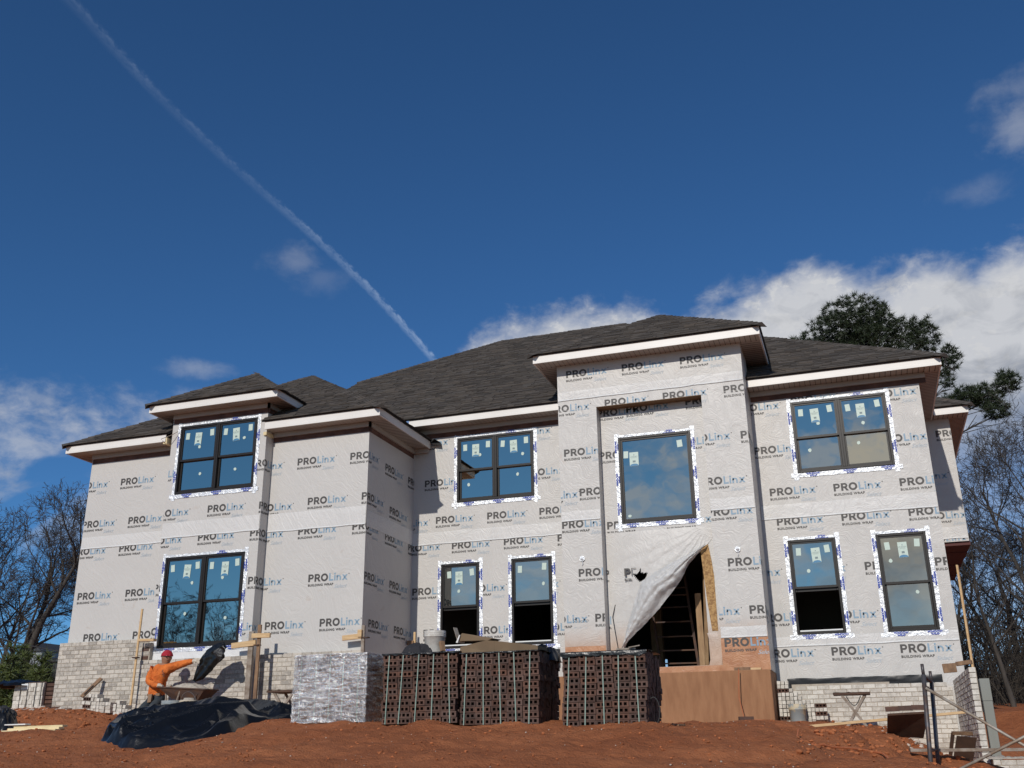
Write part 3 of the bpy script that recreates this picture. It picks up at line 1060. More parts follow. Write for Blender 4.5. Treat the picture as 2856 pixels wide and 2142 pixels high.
def pxs(x):
    return lambda u, z: Matrix.Translation((x + 0.0035, u, z)) @ Matrix.Rotation(math.pi / 2, 4, 'Z')


T = 0.012
for a, z in [(-17.12, 5.88), (-15.84, 5.88), (-16.78, 4.945), (-15.5, 4.945), (-16.94, 4.32), (-15.66, 4.32), (-16.64, 3.3), (-15.34, 3.3), (-16.33, 2.38), (-15.02, 2.38)]:
    print_piece(wA, a, z, XA + T, XBL - T, 2.36, 6.45, py(YC))
Bl = [(-14.59, 4.95), (-13.19, 4.955), (-14.69, 4.345), (-13.37, 4.345), (-12.07, 4.345), (-14.81, 5.85), (-12.20, 5.87), (-11.90, 4.93), (-14.38, 3.31), (-12.58, 2.39), (-12.03, 3.33), (-14.62, 2.39)]
for a, z in Bl:
    print_piece(wB, a, z, XBL + T, XBR - 0.004, 1.9, 7.05, py(YB), [W_BU, W_BL])
    y0 = YB - (XBR - a)
    print_piece(wBR, y0, z, YB + 0.004, YC - 0.004, 1.9, 6.5, pxs(XBR))
    print_piece(wC, a - 0.28, z, XBR + 0.006, -11.0, 1.9, 6.45, py(YC)) if XBR - a < 0.8 and a > -12.6 else None
for a, z in [(-11.2, 5.89), (-9.92, 5.885), (-10.89, 4.985), (-9.61, 4.99), (-11.08, 4.355), (-9.8, 4.36), (-10.77, 3.34), (-11.73, 2.415), (-10.45, 2.42)]:
    print_piece(wC, a, z, XBR + 0.006, XC - 0.004, 1.95, 6.45, py(YC))
    if a + LOGO_W > XC:
        print_piece(wCS, YC - (XC - a), z, YC + 0.004, YD - 0.004, 1.9, 6.45, pxs(XC))
for a, z in [(19.37, 5.83), (20.57, 5.82), (19.65, 4.92), (19.46, 4.31), (20.67, 4.29), (18.56, 3.33), (19.75, 3.32), (18.82, 2.4), (20.03, 2.39)]:
    print_piece(wCS, a, z, YC + 0.004, YD - 0.004, 1.7, 6.45, pxs(XC))
for a, z in [(-9.55, 6.75), (-9.21, 5.775), (-8.92, 4.89), (-7.67, 4.89), (-10.02, 4.87), (-8.52, 4.28), (-7.28, 4.28), (-8.28, 6.81), (-7.05, 6.76), (-6.75, 5.79), (-6.44, 4.89), (-6.04, 4.27), (-9.72, 4.29),
             (-9.47, 3.3), (-8.17, 3.29), (-6.95, 3.29), (-9.18, 2.38), (-7.9, 2.38), (-6.51, 2.37)]:
    print_piece(wD, a, z, XC + 0.006, XEL - 0.004, 1.6, 6.95, py(YD), [W_DU, W_D1, W_D2])
for a, z in [(-5.44, 7.62), (-4.2, 7.61), (-2.95, 7.60)]:
    print_piece(wEH, a, z, XEL + T, XER - T, 6.9, 8.2, py(YE))
for a, z in [(-5.86, 6.85), (-4.61, 6.86), (-3.36, 6.86), (-2.1, 6.85)]:
    print_piece(wEH, a, z, XEL + T, XER - 0.004, 6.885, 8.2, py(YE))
    print_piece(wEL, a, z, XEL + T, XNL - 0.004, 1.4, 6.875, py(YE))
    print_piece(wER, a, z, XNR + 0.004, XER - 0.004, 1.98, 6.875, py(YE))
for a, z in [(-5.54, 5.85), (-5.23, 4.97), (-6.18, 4.95), (-5.63, 4.31), (-5.31, 3.3), (-6.07, 2.39), (-5.0, 2.39)]:
    print_piece(wEL, a, z, XEL + 0.006, XNL - 0.004, 1.5, 6.875, py(YE))
for a, z in [(-2.96, 5.87), (-1.84, 5.85), (-2.74, 4.95), (-2.65, 4.32), (-2.31, 3.31), (-3.07, 2.39), (-1.98, 2.39)]:
    print_piece(wER, a, z, XNR + 0.006, XER - 0.004, 1.98, 6.875, py(YE))
    print_piece(wES, YE - (XER - a), z, YE + 0.004, YD - 0.004, 1.4, 7.1, pxs(XER))
print_piece(wEC, -2.5, 1.80, XNR + 0.006, XER - 0.004, 1.37, 1.96, py(YE))
for a, z in [(-4.86, 6.74), (-4.21, 6.76), (-2.94, 6.78), (-4.85, 5.79), (-4.74, 4.28), (-3.5, 4.27), (-5.25, 2.36), (-4.86, 3.29), (-3.25, 5.9)]:
    print_piece(wN, a, z, XNL + 0.006, XNR - 0.006, 1.5, 6.87, py(YN), [W_E, DOOR])
for a, z in [(-2.0, 6.735), (-1.7, 5.775), (0.78, 5.755), (-1.46, 4.865), (-0.2, 4.85), (1.06, 4.845), (0.72, 6.72), (-0.84, 6.79), (-1.38, 4.245), (-0.12, 4.24), (1.14, 4.235), (-2.32, 3.24), (0.2, 3.24), (-1.07, 3.24),
             (1.48, 3.24), (-1.92, 2.34), (-0.61, 2.33), (-1.85, 1.65), (-0.61, 1.65), (0.64, 1.65)]:
    print_piece(wF, a, z, XER + 0.006, XF - 0.006, 1.2, 6.94, py(YD), [W_FU, W_F1, W_F2])
for a, z in [(2.17, 6.72), (1.36, 5.74), (1.62, 4.81), (1.55, 4.28)]:
    print_piece(wG, a, z, XF + 0.006, XG - 0.006, 4.30, 7.1, py(YG))
band(wA, YC, XA + 0.01, XBL - 0.01, 4.46, 4.72)
band(wB, YB, XBL + 0.01, XBR - 0.01, 4.475, 4.80)
band(wC, YC, XBR + 0.01, XC - 0.01, 4.475, 4.86)
band(wD, YD, XC + 0.01, XEL - 0.01, 4.43, 4.70)
band(wF, YD, XER + 0.01, XF - 0.01, 4.39, 4.67)
band(wF, YD, XER + 0.01, XF - 0.01, 1.86, 2.035, True)
band(wEL, YE, XEL + 0.01, XNL - 0.01, 4.47, 4.66)
band(wER, YE, XNR + 0.01, XER - 0.01, 4.44, 4.66)
band(wEH, YE, XEL + 0.01, XER - 0.01, 7.11, 7.30)
band(wER, YE, XNR + 0.01, XER - 0.01, 1.98, 2.17, True)
band(wG, YG, XF + 0.01, XG - 0.01, 4.36, 4.62)
band(wEL, YE, XEL + 0.01, XNL - 0.01, 1.93, 2.28, False, WRAP_E)
band(wEL, YE, XEL + 0.01, XNL - 0.01, 1.40, 1.93, False, WRAP_C)
def sband(u, v):
    yy = YC + 0.01 + (YD - YC - 0.02) * u
    return (XC + 0.006 + (0.010 * abs(fbm(yy * 3.3, v * 2, 7)) if 0 < v < 1 else 0), yy, 4.43 + 0.34 * v)
MB().grid(sband, 24, 5).build("wrap_overlap", WRAP_L, wCS, True)

# handwriting and two capped cable ends on the porch piers
def scrawl():
    b = MB()
    b.add(*text_tris("Stucco", 0.33, 0.07, 0, 0, bold=-0.02, shear=0.25, space=1.0), 0)
    o = b.build("handwriting", DARKLINE, wEL)
    o.matrix_basis = Matrix.Translation((-5.47, YE - 0.004, 2.395))
scrawl()
for x, z in ((-5.22, 3.66), (-2.10, 3.63)):
    b = MB()
    b.tube([(x, YE - 0.03, z), (x, YE, z)], 0.055, 12)
    b.tube([(x, YE - 0.05, z + 0.01), (x, YE - 0.03, z)], [0.02, 0.035], 8)
    b.tube([(x, YE - 0.035, z - 0.02), (x + 0.01, YE - 0.02, z - 0.1), (x - 0.005, YE - 0.01, z - 0.14)], 0.008, 5)
    b.build("foil_capped_cable", FOIL, house)

# ------------------------------------------------------------------ windows
TAPE_TXT = text_tris("WINDOW", 0.27, 0.040, 0, 0.0, bold=0.04)
TAPE_TXT2 = text_tris("WRAP", 0.15, 0.036, 0.06, -0.044, bold=0.04)
LABEL_TXT = text_tris("LINDSAY", 0.15, 0.03, 0, 0, bold=0.0, space=1.05)


def sticker(win, x, y, z, w, h, kind, tilt=0.0):
    b = MB()
    yy = -0.003
    if kind == 'label':
        b.box(-w / 2, w / 2, yy, 0, -h / 2, h / 2, 0)
        b.add([(px_ - 0.075, yy - 0.001, pz + h * 0.13) for px_, _, pz in LABEL_TXT[0]], LABEL_TXT[1], 2)
        b.box(-w * 0.32, w * 0.32, yy - 0.001, yy, h * 0.08, h * 0.095, 2)
        b.box(-w * 0.16, w * 0.16, yy - 0.001, yy, -h * 0.24, -h * 0.10, 2)
        b.box(-w * 0.05, w * 0.05, yy - 0.001, yy, h * 0.27, h * 0.34, 2)
        arc = [(-w / 2, yy - 0.001, -h / 2 + 0.002)] + [(w / 2 * math.cos(math.pi * (1 - i / 8)), yy - 0.001, -h / 2 + 0.05 * math.sin(math.pi * i / 8) + 0.002) for i in range(1, 8)] + [(w / 2, yy - 0.001, -h / 2 + 0.002)]
        b.poly(arc[::-1], 1)
    elif kind == 'square':
        b.box(-w / 2, w / 2, yy, 0, -h / 2, h / 2, 0)
    else:
        pts = [(w / 2 * math.cos(a) * rnd.uniform(0.8, 1.05), yy, h / 2 * math.sin(a) * rnd.uniform(0.8, 1.1)) for a in [2 * math.pi * i / 9 for i in range(9)]]
        b.poly(pts, 0)
    o = b.build("window_sticker" if kind == 'label' else "glass_tag", [STICKER, STICKER_B, STICKER_G], win)
    o.matrix_basis = Matrix.Translation((x, y, z)) @ Matrix.Rotation(tilt, 4, 'Y')


def tape_strip(win, y, p, q, w, prints, seed):
    """foil flashing tape from p to q (x,z), width w; crumpled, its edges a little uneven"""
    p, q = Vector((p[0], p[1])), Vector((q[0], q[1]))
    L = (q - p).length
    d = (q - p) / L
    s = Vector((-d.y, d.x))
    n = max(6, int(L / 0.035))
    def f(u, v):
        e = 0.010 * fbm(u * L * 5 + seed, seed * 2.7, 0, 3) * (v in (0, 1))
        c = p + d * (u * L) + s * ((v - 0.5) * w + e)
        k = 0.005 + 0.012 * abs(fbm(u * L * 9 + seed, v * 4, seed, 3))
        return (c.x, y - k, c.y)
    MB().grid(f, n, 4).build("flashing_tape", FOIL, win)
    for t0 in prints:
        b = MB()
        c = p + d * (t0 * L)
        for vs, fs in (TAPE_TXT, TAPE_TXT2):
            b.add([(c.x + d.x * (x - 0.13) + s.x * z, y - 0.019, c.y + d.y * (x - 0.13) + s.y * z) for x, _, z in vs], fs)
        b.build("tape_print", INK_BLUE, win)


def window(y, rc, kind, seed, opened=False, labels=True):
    x0, x1, z0, z1 = rc
    fw = 0.05
    b = MB()
    yf, yb = y - 0.03, y + 0.09
    b.box(x0, x0 + fw, yf, yb, z0, z1)
    b.box(x1 - fw, x1, yf, yb, z0, z1)
    b.box(x0 + fw, x1 - fw, yf, yb, z0, z0 + fw)
    b.box(x0 + fw, x1 - fw, yf, yb, z1 - fw, z1)
    units = [(x0 + fw, x1 - fw)]
    if kind == 'twin':
        xm = (x0 + x1) / 2
        b.box(xm - 0.045, xm + 0.045, yf - 0.004, yb, z0 + fw, z1 - fw)
        b.box(xm - 0.006, xm + 0.006, yf - 0.010, yf - 0.004, z0 + fw, z1 - fw)
        units = [(x0 + fw, xm - 0.045), (xm + 0.045, x1 - fw)]
    win = b.build("window", BRONZE, house)
    bevel(win, 0.004)
    rr = random.Random(seed)
    for ui, (a, c) in enumerate(units):
        lo, hi = z0 + fw, z1 - fw
        if kind == 'picture':
            sb = MB()
            for q in ((a, a + 0.035, lo, hi), (c - 0.035, c, lo, hi), (a + 0.035, c - 0.035, lo, lo + 0.035), (a + 0.035, c - 0.035, hi - 0.035, hi)):
                sb.box(q[0], q[1], y - 0.012, y + 0.05, q[2], q[3])
            sb.build("sash", BRONZE, win)
            MB().poly([(a + 0.03, y + 0.012, lo + 0.03), (c - 0.03, y + 0.012, lo + 0.03), (c - 0.03, y + 0.012, hi - 0.03), (a + 0.03, y + 0.012, hi - 0.03)]).build("pane", GLASS, win)
            sticker(win, a + 0.27, y + 0.009, hi - 0.44, 0.19, 0.30, 'label', 0.0)
            sticker(win, a + 0.10, y + 0.009, hi - 0.33, 0.10, 0.15, 'square', 0.05)
            sticker(win, c - 0.19, y + 0.009, hi - 0.20, 0.11, 0.15, 'square', -0.08)
            sticker(win, a + 0.12, y + 0.009, lo + 0.10, 0.08, 0.07, 'blob')
            continue
        mid = lo + (hi - lo) * 0.475
        r = 0.032
        sb = MB()
        for q in ((a, a + r, mid, hi), (c - r, c, mid, hi), (a + r, c - r, mid - 0.005, mid + 0.04), (a + r, c - r, hi - r, hi)):
            sb.box(q[0], q[1], y - 0.012, y + 0.03, q[2], q[3])
        sb.build("sash", BRONZE, win)
        MB().poly([(a + r - 0.005, y + 0.008, mid + 0.03), (c - r + 0.005, y + 0.008, mid + 0.03), (c - r + 0.005, y + 0.008, hi - r + 0.005), (a + r - 0.005, y + 0.008, hi - r + 0.005)]).build("pane", GLASS, win)
        dz = (mid - lo) * (0.93 if opened else 0.0)
        l0, l1 = lo + dz, mid + 0.03 + dz
        sb = MB()
        for q in ((a + 0.004, a + r + 0.006, l0, l1), (c - r - 0.006, c - 0.004, l0, l1), (a + r, c - r, l0, l0 + 0.05), (a + r, c - r, l1 - 0.035, l1)):
            sb.box(q[0], q[1], y + 0.035, y + 0.07, q[2], q[3])
        sb.build("sash", BRONZE, win)
        MB().poly([(a + r, y + 0.052, l0 + 0.045), (c - r, y + 0.052, l0 + 0.045), (c - r, y + 0.052, l1 - 0.03), (a + r, y + 0.052, l1 - 0.03)]).build("pane", GLASS, win)
        if opened:
            bx("inner_sill", VINYL, win, a + 0.01, c - 0.01, y + 0.02, y + 0.088, lo, lo + 0.03)
        yy = y + 0.005
        w_ = c - a
        if labels:
            if not opened or rr.random() < 0.5:
                sticker(win, a + w_ * rr.uniform(0.45, 0.58), yy, hi - 0.28, 0.17, 0.30, 'label', rr.uniform(-0.06, 0.06))
            sticker(win, a + 0.14, yy, hi - 0.19, 0.095, 0.15, 'square', rr.uniform(-0.08, 0.08))
            sticker(win, c - 0.13, yy, hi - 0.16, 0.10, 0.15, 'square', rr.uniform(-0.1, 0.1))
            sticker(win, a + w_ * rr.uniform(0.2, 0.85), yy, hi - rr.uniform(0.38, 0.58), 0.075, 0.08, 'blob')
            if not opened:
                sticker(win, a + w_ * rr.uniform(0.25, 0.75), y + 0.049, mid - rr.uniform(0.15, 0.35), 0.075, 0.08, 'blob')
    tw = 0.092
    o = 0.035
    tape_strip(win, y, (x0 - o, z0 - 0.13 - rr.uniform(0, 0.03)), (x0 - o, z1 + 0.09), tw, [0.22, 0.52, 0.86] if z1 - z0 > 1.6 else [0.3, 0.75], seed)
    tape_strip(win, y, (x1 + o, z1 + 0.10), (x1 + o, z0 - 0.12 - rr.uniform(0, 0.03)), tw, [0.18, 0.48, 0.8] if z1 - z0 > 1.6 else [0.28, 0.7], seed + 3)
    nb = int((x1 - x0) / 0.75) + 1
    tape_strip(win, y - 0.004, (x0 - 0.14, z0 - 0.05), (x1 + 0.14, z0 - 0.05), tw, [(i + 0.6) / nb for i in range(nb)], seed + 5)
    tape_strip(win, y, (x1 + 0.07, z1 + 0.025), (x0 - 0.07, z1 + 0.025), 0.06, [0.3], seed + 7)
    return win


def label(o, s):
    o["label"] = s
    return o


label(window(YB, W_BU, 'twin', 1), "upper twin window of the projecting bay")
label(window(YB, W_BL, 'twin', 2), "lower twin window of the projecting bay behind the mason")
label(window(YD, W_DU, 'twin', 3), "upper twin window beside the porch tower")
label(window(YD, W_D1, 'single', 4, True), "left narrow ground-floor window with its lower sash open")
label(window(YD, W_D2, 'single', 5, True), "narrow ground-floor window next to the porch tower, lower sash open")
label(window(YN, W_E, 'picture', 6), "large picture window above the entrance")
label(window(YD, W_FU, 'twin', 7), "upper twin window of the right wing")
label(window(YD, W_F1, 'single', 8, True), "ground-floor window of the right wing with its lower sash open")
label(window(YD, W_F2, 'single', 9), "closed ground-floor window nearest the right corner")
# house wrap left bare and white below the bay window
band(wB, YB, XBL + 0.02, XBR - 0.02, 1.78, 2.02, False, WRAP_B)
# black sill membranes
def membrane(y, x0, x1, z0, z1, seed):
    def f(u, v):
        x = x0 + (x1 - x0) * u
        return (x, y - 0.012 - 0.02 * abs(fbm(x * 3 + seed, v * 2, seed)), z0 + (z1 - z0) * v + 0.015 * fbm(x * 2, v * 5, seed))
    MB().grid(f, 40, 4).build("black_membrane", BLACKSEAL, house, True)
membrane(YD, -1.49, 1.30, 1.06, 1.245, 2)
membrane(YD, -7.25, -6.05, 1.62, 2.0, 5)

# ------------------------------------------------------------------ the torn wrap over the entrance
def niche(u, v):          # (u,v) in pixels of a survey sheet -> metres on the niche wall
    return Vector((-4.517 + u * 0.0018975, 0, 4.020 - v * 0.001672 + u * 0.0000))


TW = [(0, 1310), (-4.53, 1.92)]
def wrap_sheet():
    """wrap still hanging over the upper left of the opening; it bellies out, folds run up to the window corner, one star-shaped tear"""
    low = [(-4.74, 1.80), (-4.50, 1.86), (-4.32, 2.16), (-4.10, 2.62), (-3.90, 3.0), (-3.62, 3.26), (-3.25, 3.50), (-2.93, 3.70), (-2.70, 3.83), (-2.60, 3.95)]
    star = [(-4.25, 3.34), (-4.16, 3.32), (-4.08, 3.42), (-4.06, 3.34), (-3.93, 3.33), (-3.96, 3.25), (-4.03, 3.18), (-4.13, 3.17), (-4.19, 3.25)]
    def lowz(x):
        for (a, za), (b_, zb_) in zip(low, low[1:]):
            if a <= x <= b_:
                return za + (zb_ - za) * (x - a) / (b_ - a)
        return low[-1][1]
    def inside(x, z):
        c = False
        for k in range(len(star)):
            (x0, z0), (x1, z1) = star[k], star[(k + 1) % len(star)]
            if (z0 > z) != (z1 > z) and x < x0 + (x1 - x0) * (z - z0) / (z1 - z0):
                c = not c
        return c
    TOP = 4.20
    def f(u, v):
        x = -4.74 + 2.14 * u
        zl = lowz(x)
        z = zl + (TOP - zl) * v
        bell = 0.085 * max(0, math.sin(math.pi * min(1, u * 1.05))) * (1 - v) ** 0.8
        ang = math.atan2(z - 4.25, x + 2.62)
        fold = 0.020 * (1 - v) * abs(math.sin(ang * 17 + 1.5 * fbm(x * 2, z * 2, 1))) * min(1, u * 6) * min(1, (1 - u) * 8)
        return (x, YN - 0.005 - bell - fold - 0.012 * (1 - v) * abs(fbm(x * 6, z * 6, 2)), z)
    b = MB().grid(f, 90, 60)
    keep = [q for q in b.f if not inside(sum(b.v[i][0] for i in q) / 4, sum(b.v[i][2] for i in q) / 4)]
    b.f, b.m = keep, [0] * len(keep)
    o = b.build("torn_wrap", WRAP_E, house, True)
    o["label"] = "sheet of house wrap torn away diagonally across the entrance"
    return o


ws = wrap_sheet()
print_piece(ws, -4.41, 3.285, -4.55, -4.08, 3.0, 3.6, py(YN - 0.075), [(-4.25, -3.9, 3.16, 3.43)])


def loft(P, Q, n, m, fn):
    def at(L, t):
        k = t * (len(L) - 1)
        i = min(int(k), len(L) - 2)
        f = k - i
        return (L[i][0] * (1 - f) + L[i + 1][0] * f, L[i][1] * (1 - f) + L[i + 1][1] * f)
    def g(u, v):
        a, b_ = at(P, u), at(Q, u)
        x, z = a[0] * (1 - v) + b_[0] * v, a[1] * (1 - v) + b_[1] * v
        return (x, fn(u, v, x, z), z)
    return MB().grid(g, n, m)


U = [(-2.70, 3.84), (-3.10, 3.63), (-3.55, 3.44), (-3.88, 3.28), (-4.06, 3.16), (-4.22, 2.80), (-4.40, 2.30), (-4.51, 1.93)]
L_ = [(-2.83, 3.70), (-3.10, 3.44), (-3.26, 3.16), (-3.45, 2.93), (-3.72, 2.62), (-4.02, 2.34), (-4.30, 2.10), (-4.54, 1.86)]
def flap_y(u, v, x, z):
    q = v * 9.0 + 2.2 * fbm(u * 2.4, v * 1.5, 5) + u * 1.4
    fold = abs(math.sin(q)) * (0.028 + 0.015 * math.sin(u * 5))
    return YN - 0.075 - 0.15 * math.sin(math.pi * v) * (0.25 + math.sin(math.pi * u)) - fold - 0.05 * abs(fbm(x * 7, z * 7, 3, 3))
fl = loft(U, L_, 80, 26, flap_y).build("folded_flap", FLAP, house, True)
fl["label"] = "folded-over flap of house wrap hanging across the doorway"
MB().poly([(-2.86, YN - 0.012, 3.72), (-2.70, YN - 0.012, 3.83), (-2.655, YN - 0.012, 3.50), (-2.63, YN - 0.012, 3.2), (-2.635, YN - 0.012, 2.14), (-2.75, YN - 0.012, 2.14), (-2.80, YN - 0.012, 2.7), (-2.83, YN - 0.012, 3.2)][::-1]).build("exposed_sheathing", OSB, house)
MB().grid(lambda u, v: (-2.86 + 0.06 * math.sin(v * 3) + u * (0.24 - 0.05 * v), YN - 0.018 - 0.03 * abs(fbm(u * 3, v * 4, 2)), 1.48 + v * 0.62), 6, 10).build("torn_wrap", WRAP_E, house, True)
# temporary bracing seen through the doorway
def ladder():
    b = MB()
    b.obox((-4.02, 21.4, 1.45), (-4.16, 21.4, 2.95), 0.045, 0.045)
    b.obox((-3.24, 21.4, 1.45), (-3.46, 21.4, 3.95), 0.05, 0.05)
    for z in (1.66, 1.92, 2.2, 2.5, 2.8, 3.05, 3.2, 3.55, 3.8):
        b.obox((-4.02 - (z - 1.45) * 0.09, 21.4, z), (-3.24 - (z - 1.45) * 0.088, 21.4, z - 0.01), 0.028, 0.028)
    return b
lf = ladder().build("ladder_frame", RUST, None)
tag(lf, "rusty steel ladder frame standing inside the dark entrance", "ladder")
bx("door_stud", STUD, house, -3.17, -3.05, 21.0, 21.1, 1.45, 3.0)
bx("door_stud", STUD, house, -4.62, -4.36, 23.5, 23.7, 1.45, 4.2)
MB().obox((-3.02, 20.9, 1.45), (-2.86, 20.6, 3.7), 0.07, 0.03).build("door_stud", STUD, house)
for i in range(6):
    bx("stair_tread", STUD, house, -2.95, -2.2, 21.3 + i * 0.25, 21.55 + i * 0.25, 1.45 + i * 0.19, 1.49 + i * 0.19)

# ------------------------------------------------------------------ roofs
PT = 0.64
SH_BUDGET = [300]
SH_W = (0.17, 0.23, 0.29, 0.36)
EXPO = 0.145


def shingle_mesh(w):
    t0, t1 = 0.014, 0.003
    L = EXPO + 0.03
    vs = [(0, 0, 0), (w, 0, 0), (w, L, 0), (0, L, 0), (0, 0, t0), (w, 0, t0), (w, L, t1), (0, L, t1)]
    k = 0.62
    vs += [(0, L * k, t0 + (t1 - t0) * k), (w, L * k, t0 + (t1 - t0) * k)]
    return vs, [(4, 5, 9, 8), (0, 1, 5, 4), (1, 2, 6, 5), (3, 0, 4, 7), (8, 9, 6, 7)]


SH_ME = []
for w_ in SH_W:
    for tk in (0.0, 0.009):
        vs, fs = shingle_mesh(w_ - 0.004)
        _b = MB().add([(x, y, z + (tk if z > 0.005 else 0)) for x, y, z in vs], fs)
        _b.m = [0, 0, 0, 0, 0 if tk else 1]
        SH_ME.append(_b.mesh("shingle", [SHINGLE_O, SHINGLE_D]))


def slope(roof, P, single_rows=0, cover=True, single_if=None):
    """one roof plane: P[0]->P[1] is the eave, running so that the outside is up; covered course by course"""
    P = [Vector(p) for p in P]
    u = (P[1] - P[0]).normalized()
    n = u.cross(P[2] - P[0]).normalized()
    v = n.cross(u)
    O = P[0]
    uv = [((p - O).dot(u), (p - O).dot(v)) for p in P]
    if not cover:
        return
    vmax = max(q[1] for q in uv)
    b = MB()
    row = 0
    y = -0.02
    while y < vmax:
        ym = min(max(y + EXPO * 0.5, 0.01), vmax - 0.001)
        xs = []
        for i in range(len(uv)):
            (x0, y0), (x1, y1) = uv[i], uv[(i + 1) % len(uv)]
            if (y0 - ym) * (y1 - ym) < 0:
                xs.append(x0 + (x1 - x0) * (ym - y0) / (y1 - y0))
        if len(xs) >= 2:
            lo, hi = min(xs), max(xs)
            x = lo - rnd.uniform(0, 0.2)
            while x < hi:
                k = rnd.randrange(4)
                w = SH_W[k]
                a, c = max(x, lo), min(x + w, hi)
                thick = rnd.random() < 0.55
                if c - a > 0.03:
                    base = O + u * a + v * y + n * 0.012
                    whole = c - a > w - 0.001
                    if whole and row < single_rows and SH_BUDGET[0] > 0 and (single_if is None or single_if(base)):
                        o = bpy.data.objects.new("shingle", SH_ME[k * 2 + int(thick)])
                        M = Matrix(((u.x, v.x, n.x, base.x), (u.y, v.y, n.y, base.y), (u.z, v.z, n.z, base.z), (0, 0, 0, 1)))
                        link(o, roof, M)
                        SH_BUDGET[0] -= 1
                    else:
                        vs, fs = shingle_mesh(c - a - 0.004)
                        tk = 0.009 if thick else 0.0
                        b.add([base + u * px_ + v * py_ + n * (pz + (tk if pz > 0.005 else 0)) for px_, py_, pz in vs], fs)
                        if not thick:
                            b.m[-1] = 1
                x += w
        y += EXPO
        row += 1
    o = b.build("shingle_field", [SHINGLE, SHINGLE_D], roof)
    o["kind"] = "stuff"


def hip_cap(roof, p, q, na, nb, w=0.15):
    """overlapping cap shingles along a hip or ridge from p (low) to q (high)"""
    p, q, na, nb = Vector(p), Vector(q), Vector(na).normalized(), Vector(nb).normalized()
    d = (q - p)
    L = d.length
    d.normalize()
    sa, sb = d.cross(na), d.cross(nb)
    up = (na + nb).normalized()
    if sa.dot(nb) > 0:
        sa = -sa
    if sb.dot(na) > 0:
        sb = -sb
    b = MB()
    t = -0.05
    while t < L:
        c0, c1 = p + d * t, p + d * min(t + 0.24, L + 0.05)
        j = rnd.uniform(-0.006, 0.006)
        h0, h1 = up * (0.052 + j), up * (0.034 + j)
        A0, A1 = c0 + sa * w + na * 0.03, c1 + sa * w + na * 0.022
        B0, B1 = c0 + sb * w + nb * 0.03, c1 + sb * w + nb * 0.022
        b.add([A0, c0 + h0, B0, A1, c1 + h1, B1], [(0, 1, 4, 3), (1, 2, 5, 4), (0, 2, 1)])
        t += 0.15
    b.build("ridge_cap", SHINGLE, roof)


def deck(name, polys, label_):
    b = MB()
    for P in polys:
        P = [Vector(p) for p in P]
        n = (P[1] - P[0]).cross(P[2] - P[0]).normalized()
        b.slab([p for p in P], -n * 0.03)
    o = b.build(name, DECK, house)
    o["label"] = label_
    return o


def ns(x, y, z):
    return Vector((x, y, z)).normalized()


NF, NRt, NL, NB_ = ns(0, -PT, 1), ns(PT, 0, 1), ns(-PT, 0, 1), ns(0, PT, 1)

# main roof
ey, ez = 20.44, 7.315
xr, xl = 2.18, -13.3
run = 8.13
ry, rz = ey + run, ez + PT * run
rxr, rxl = xr - run, -9.92
hy = ry - (rxl - xl)
front = [(xl, ey, ez), (xr, ey, ez), (rxr, ry, rz), (rxl, ry, rz), (xl, hy, ez + PT * (hy - ey))]
right = [(xr, ey, ez), (xr, ry + run, ez), (rxr, ry, rz)]
backs = [(xr, ry + run, ez), (-18.0, ry + run, ez), (rxl, ry, rz), (rxr, ry, rz)]
rm = deck("main_roof", [front, right, backs], "main hip roof with dark shingles")
slope(rm, front, 7, True, lambda p: p.x > -1.5 or (p.x < -5.6 and p.x > -9.0 and p.z < 7.62))
hip_cap(rm, front[1], front[2], NF, NRt)
hip_cap(rm, front[4], front[3], NF, NL)
hip_cap(rm, front[3], front[2], NF, NB_)
# left wing
ey2, ez2, xl2, xr2 = 18.11, 6.865, -17.23, -9.03
h2 = (xr2 - xl2) / 2
pk = (-13.13, ey2 + h2, ez2 + PT * h2)
f2 = [(xl2, ey2, ez2), (xr2, ey2, ez2), pk]
r2 = [(xr2, ey2, ez2), (xr2, ey2 + 2 * h2, ez2), pk]
l2 = [(xl2, ey2 + 2 * h2, ez2), (xl2, ey2, ez2), pk]
b2 = [(xr2, ey2 + 2 * h2, ez2), (xl2, ey2 + 2 * h2, ez2), pk]
yhl, yhr, yb_ = ey2 + (XBL - xl2), ey2 + (xr2 - XBR), 18.72
zq = lambda y: ez2 + PT * (y - ey2)
f2a = [(xl2, ey2, ez2), (XBL - 0.01, ey2, ez2), (XBL - 0.01, yhl, zq(yhl))]
f2b = [(XBR - 0.06, ey2, ez2), (xr2, ey2, ez2), (XBR - 0.06, yhr, zq(yhr))]
f2c = [(XBL, yb_, zq(yb_)), (XBR, yb_, zq(yb_)), (XBR, yhr, zq(yhr)), pk, (XBL, yhl, zq(yhl))]
rw = deck("left_wing_roof", [f2a, f2b, f2c, r2, l2, b2], "hip roof over the left wing")
slope(rw, f2a)
slope(rw, f2b)
slope(rw, f2c)
slope(rw, r2)
hip_cap(rw, xl2 and f2[0], pk, NF, NL)
hip_cap(rw, f2[1], pk, NF, NRt)
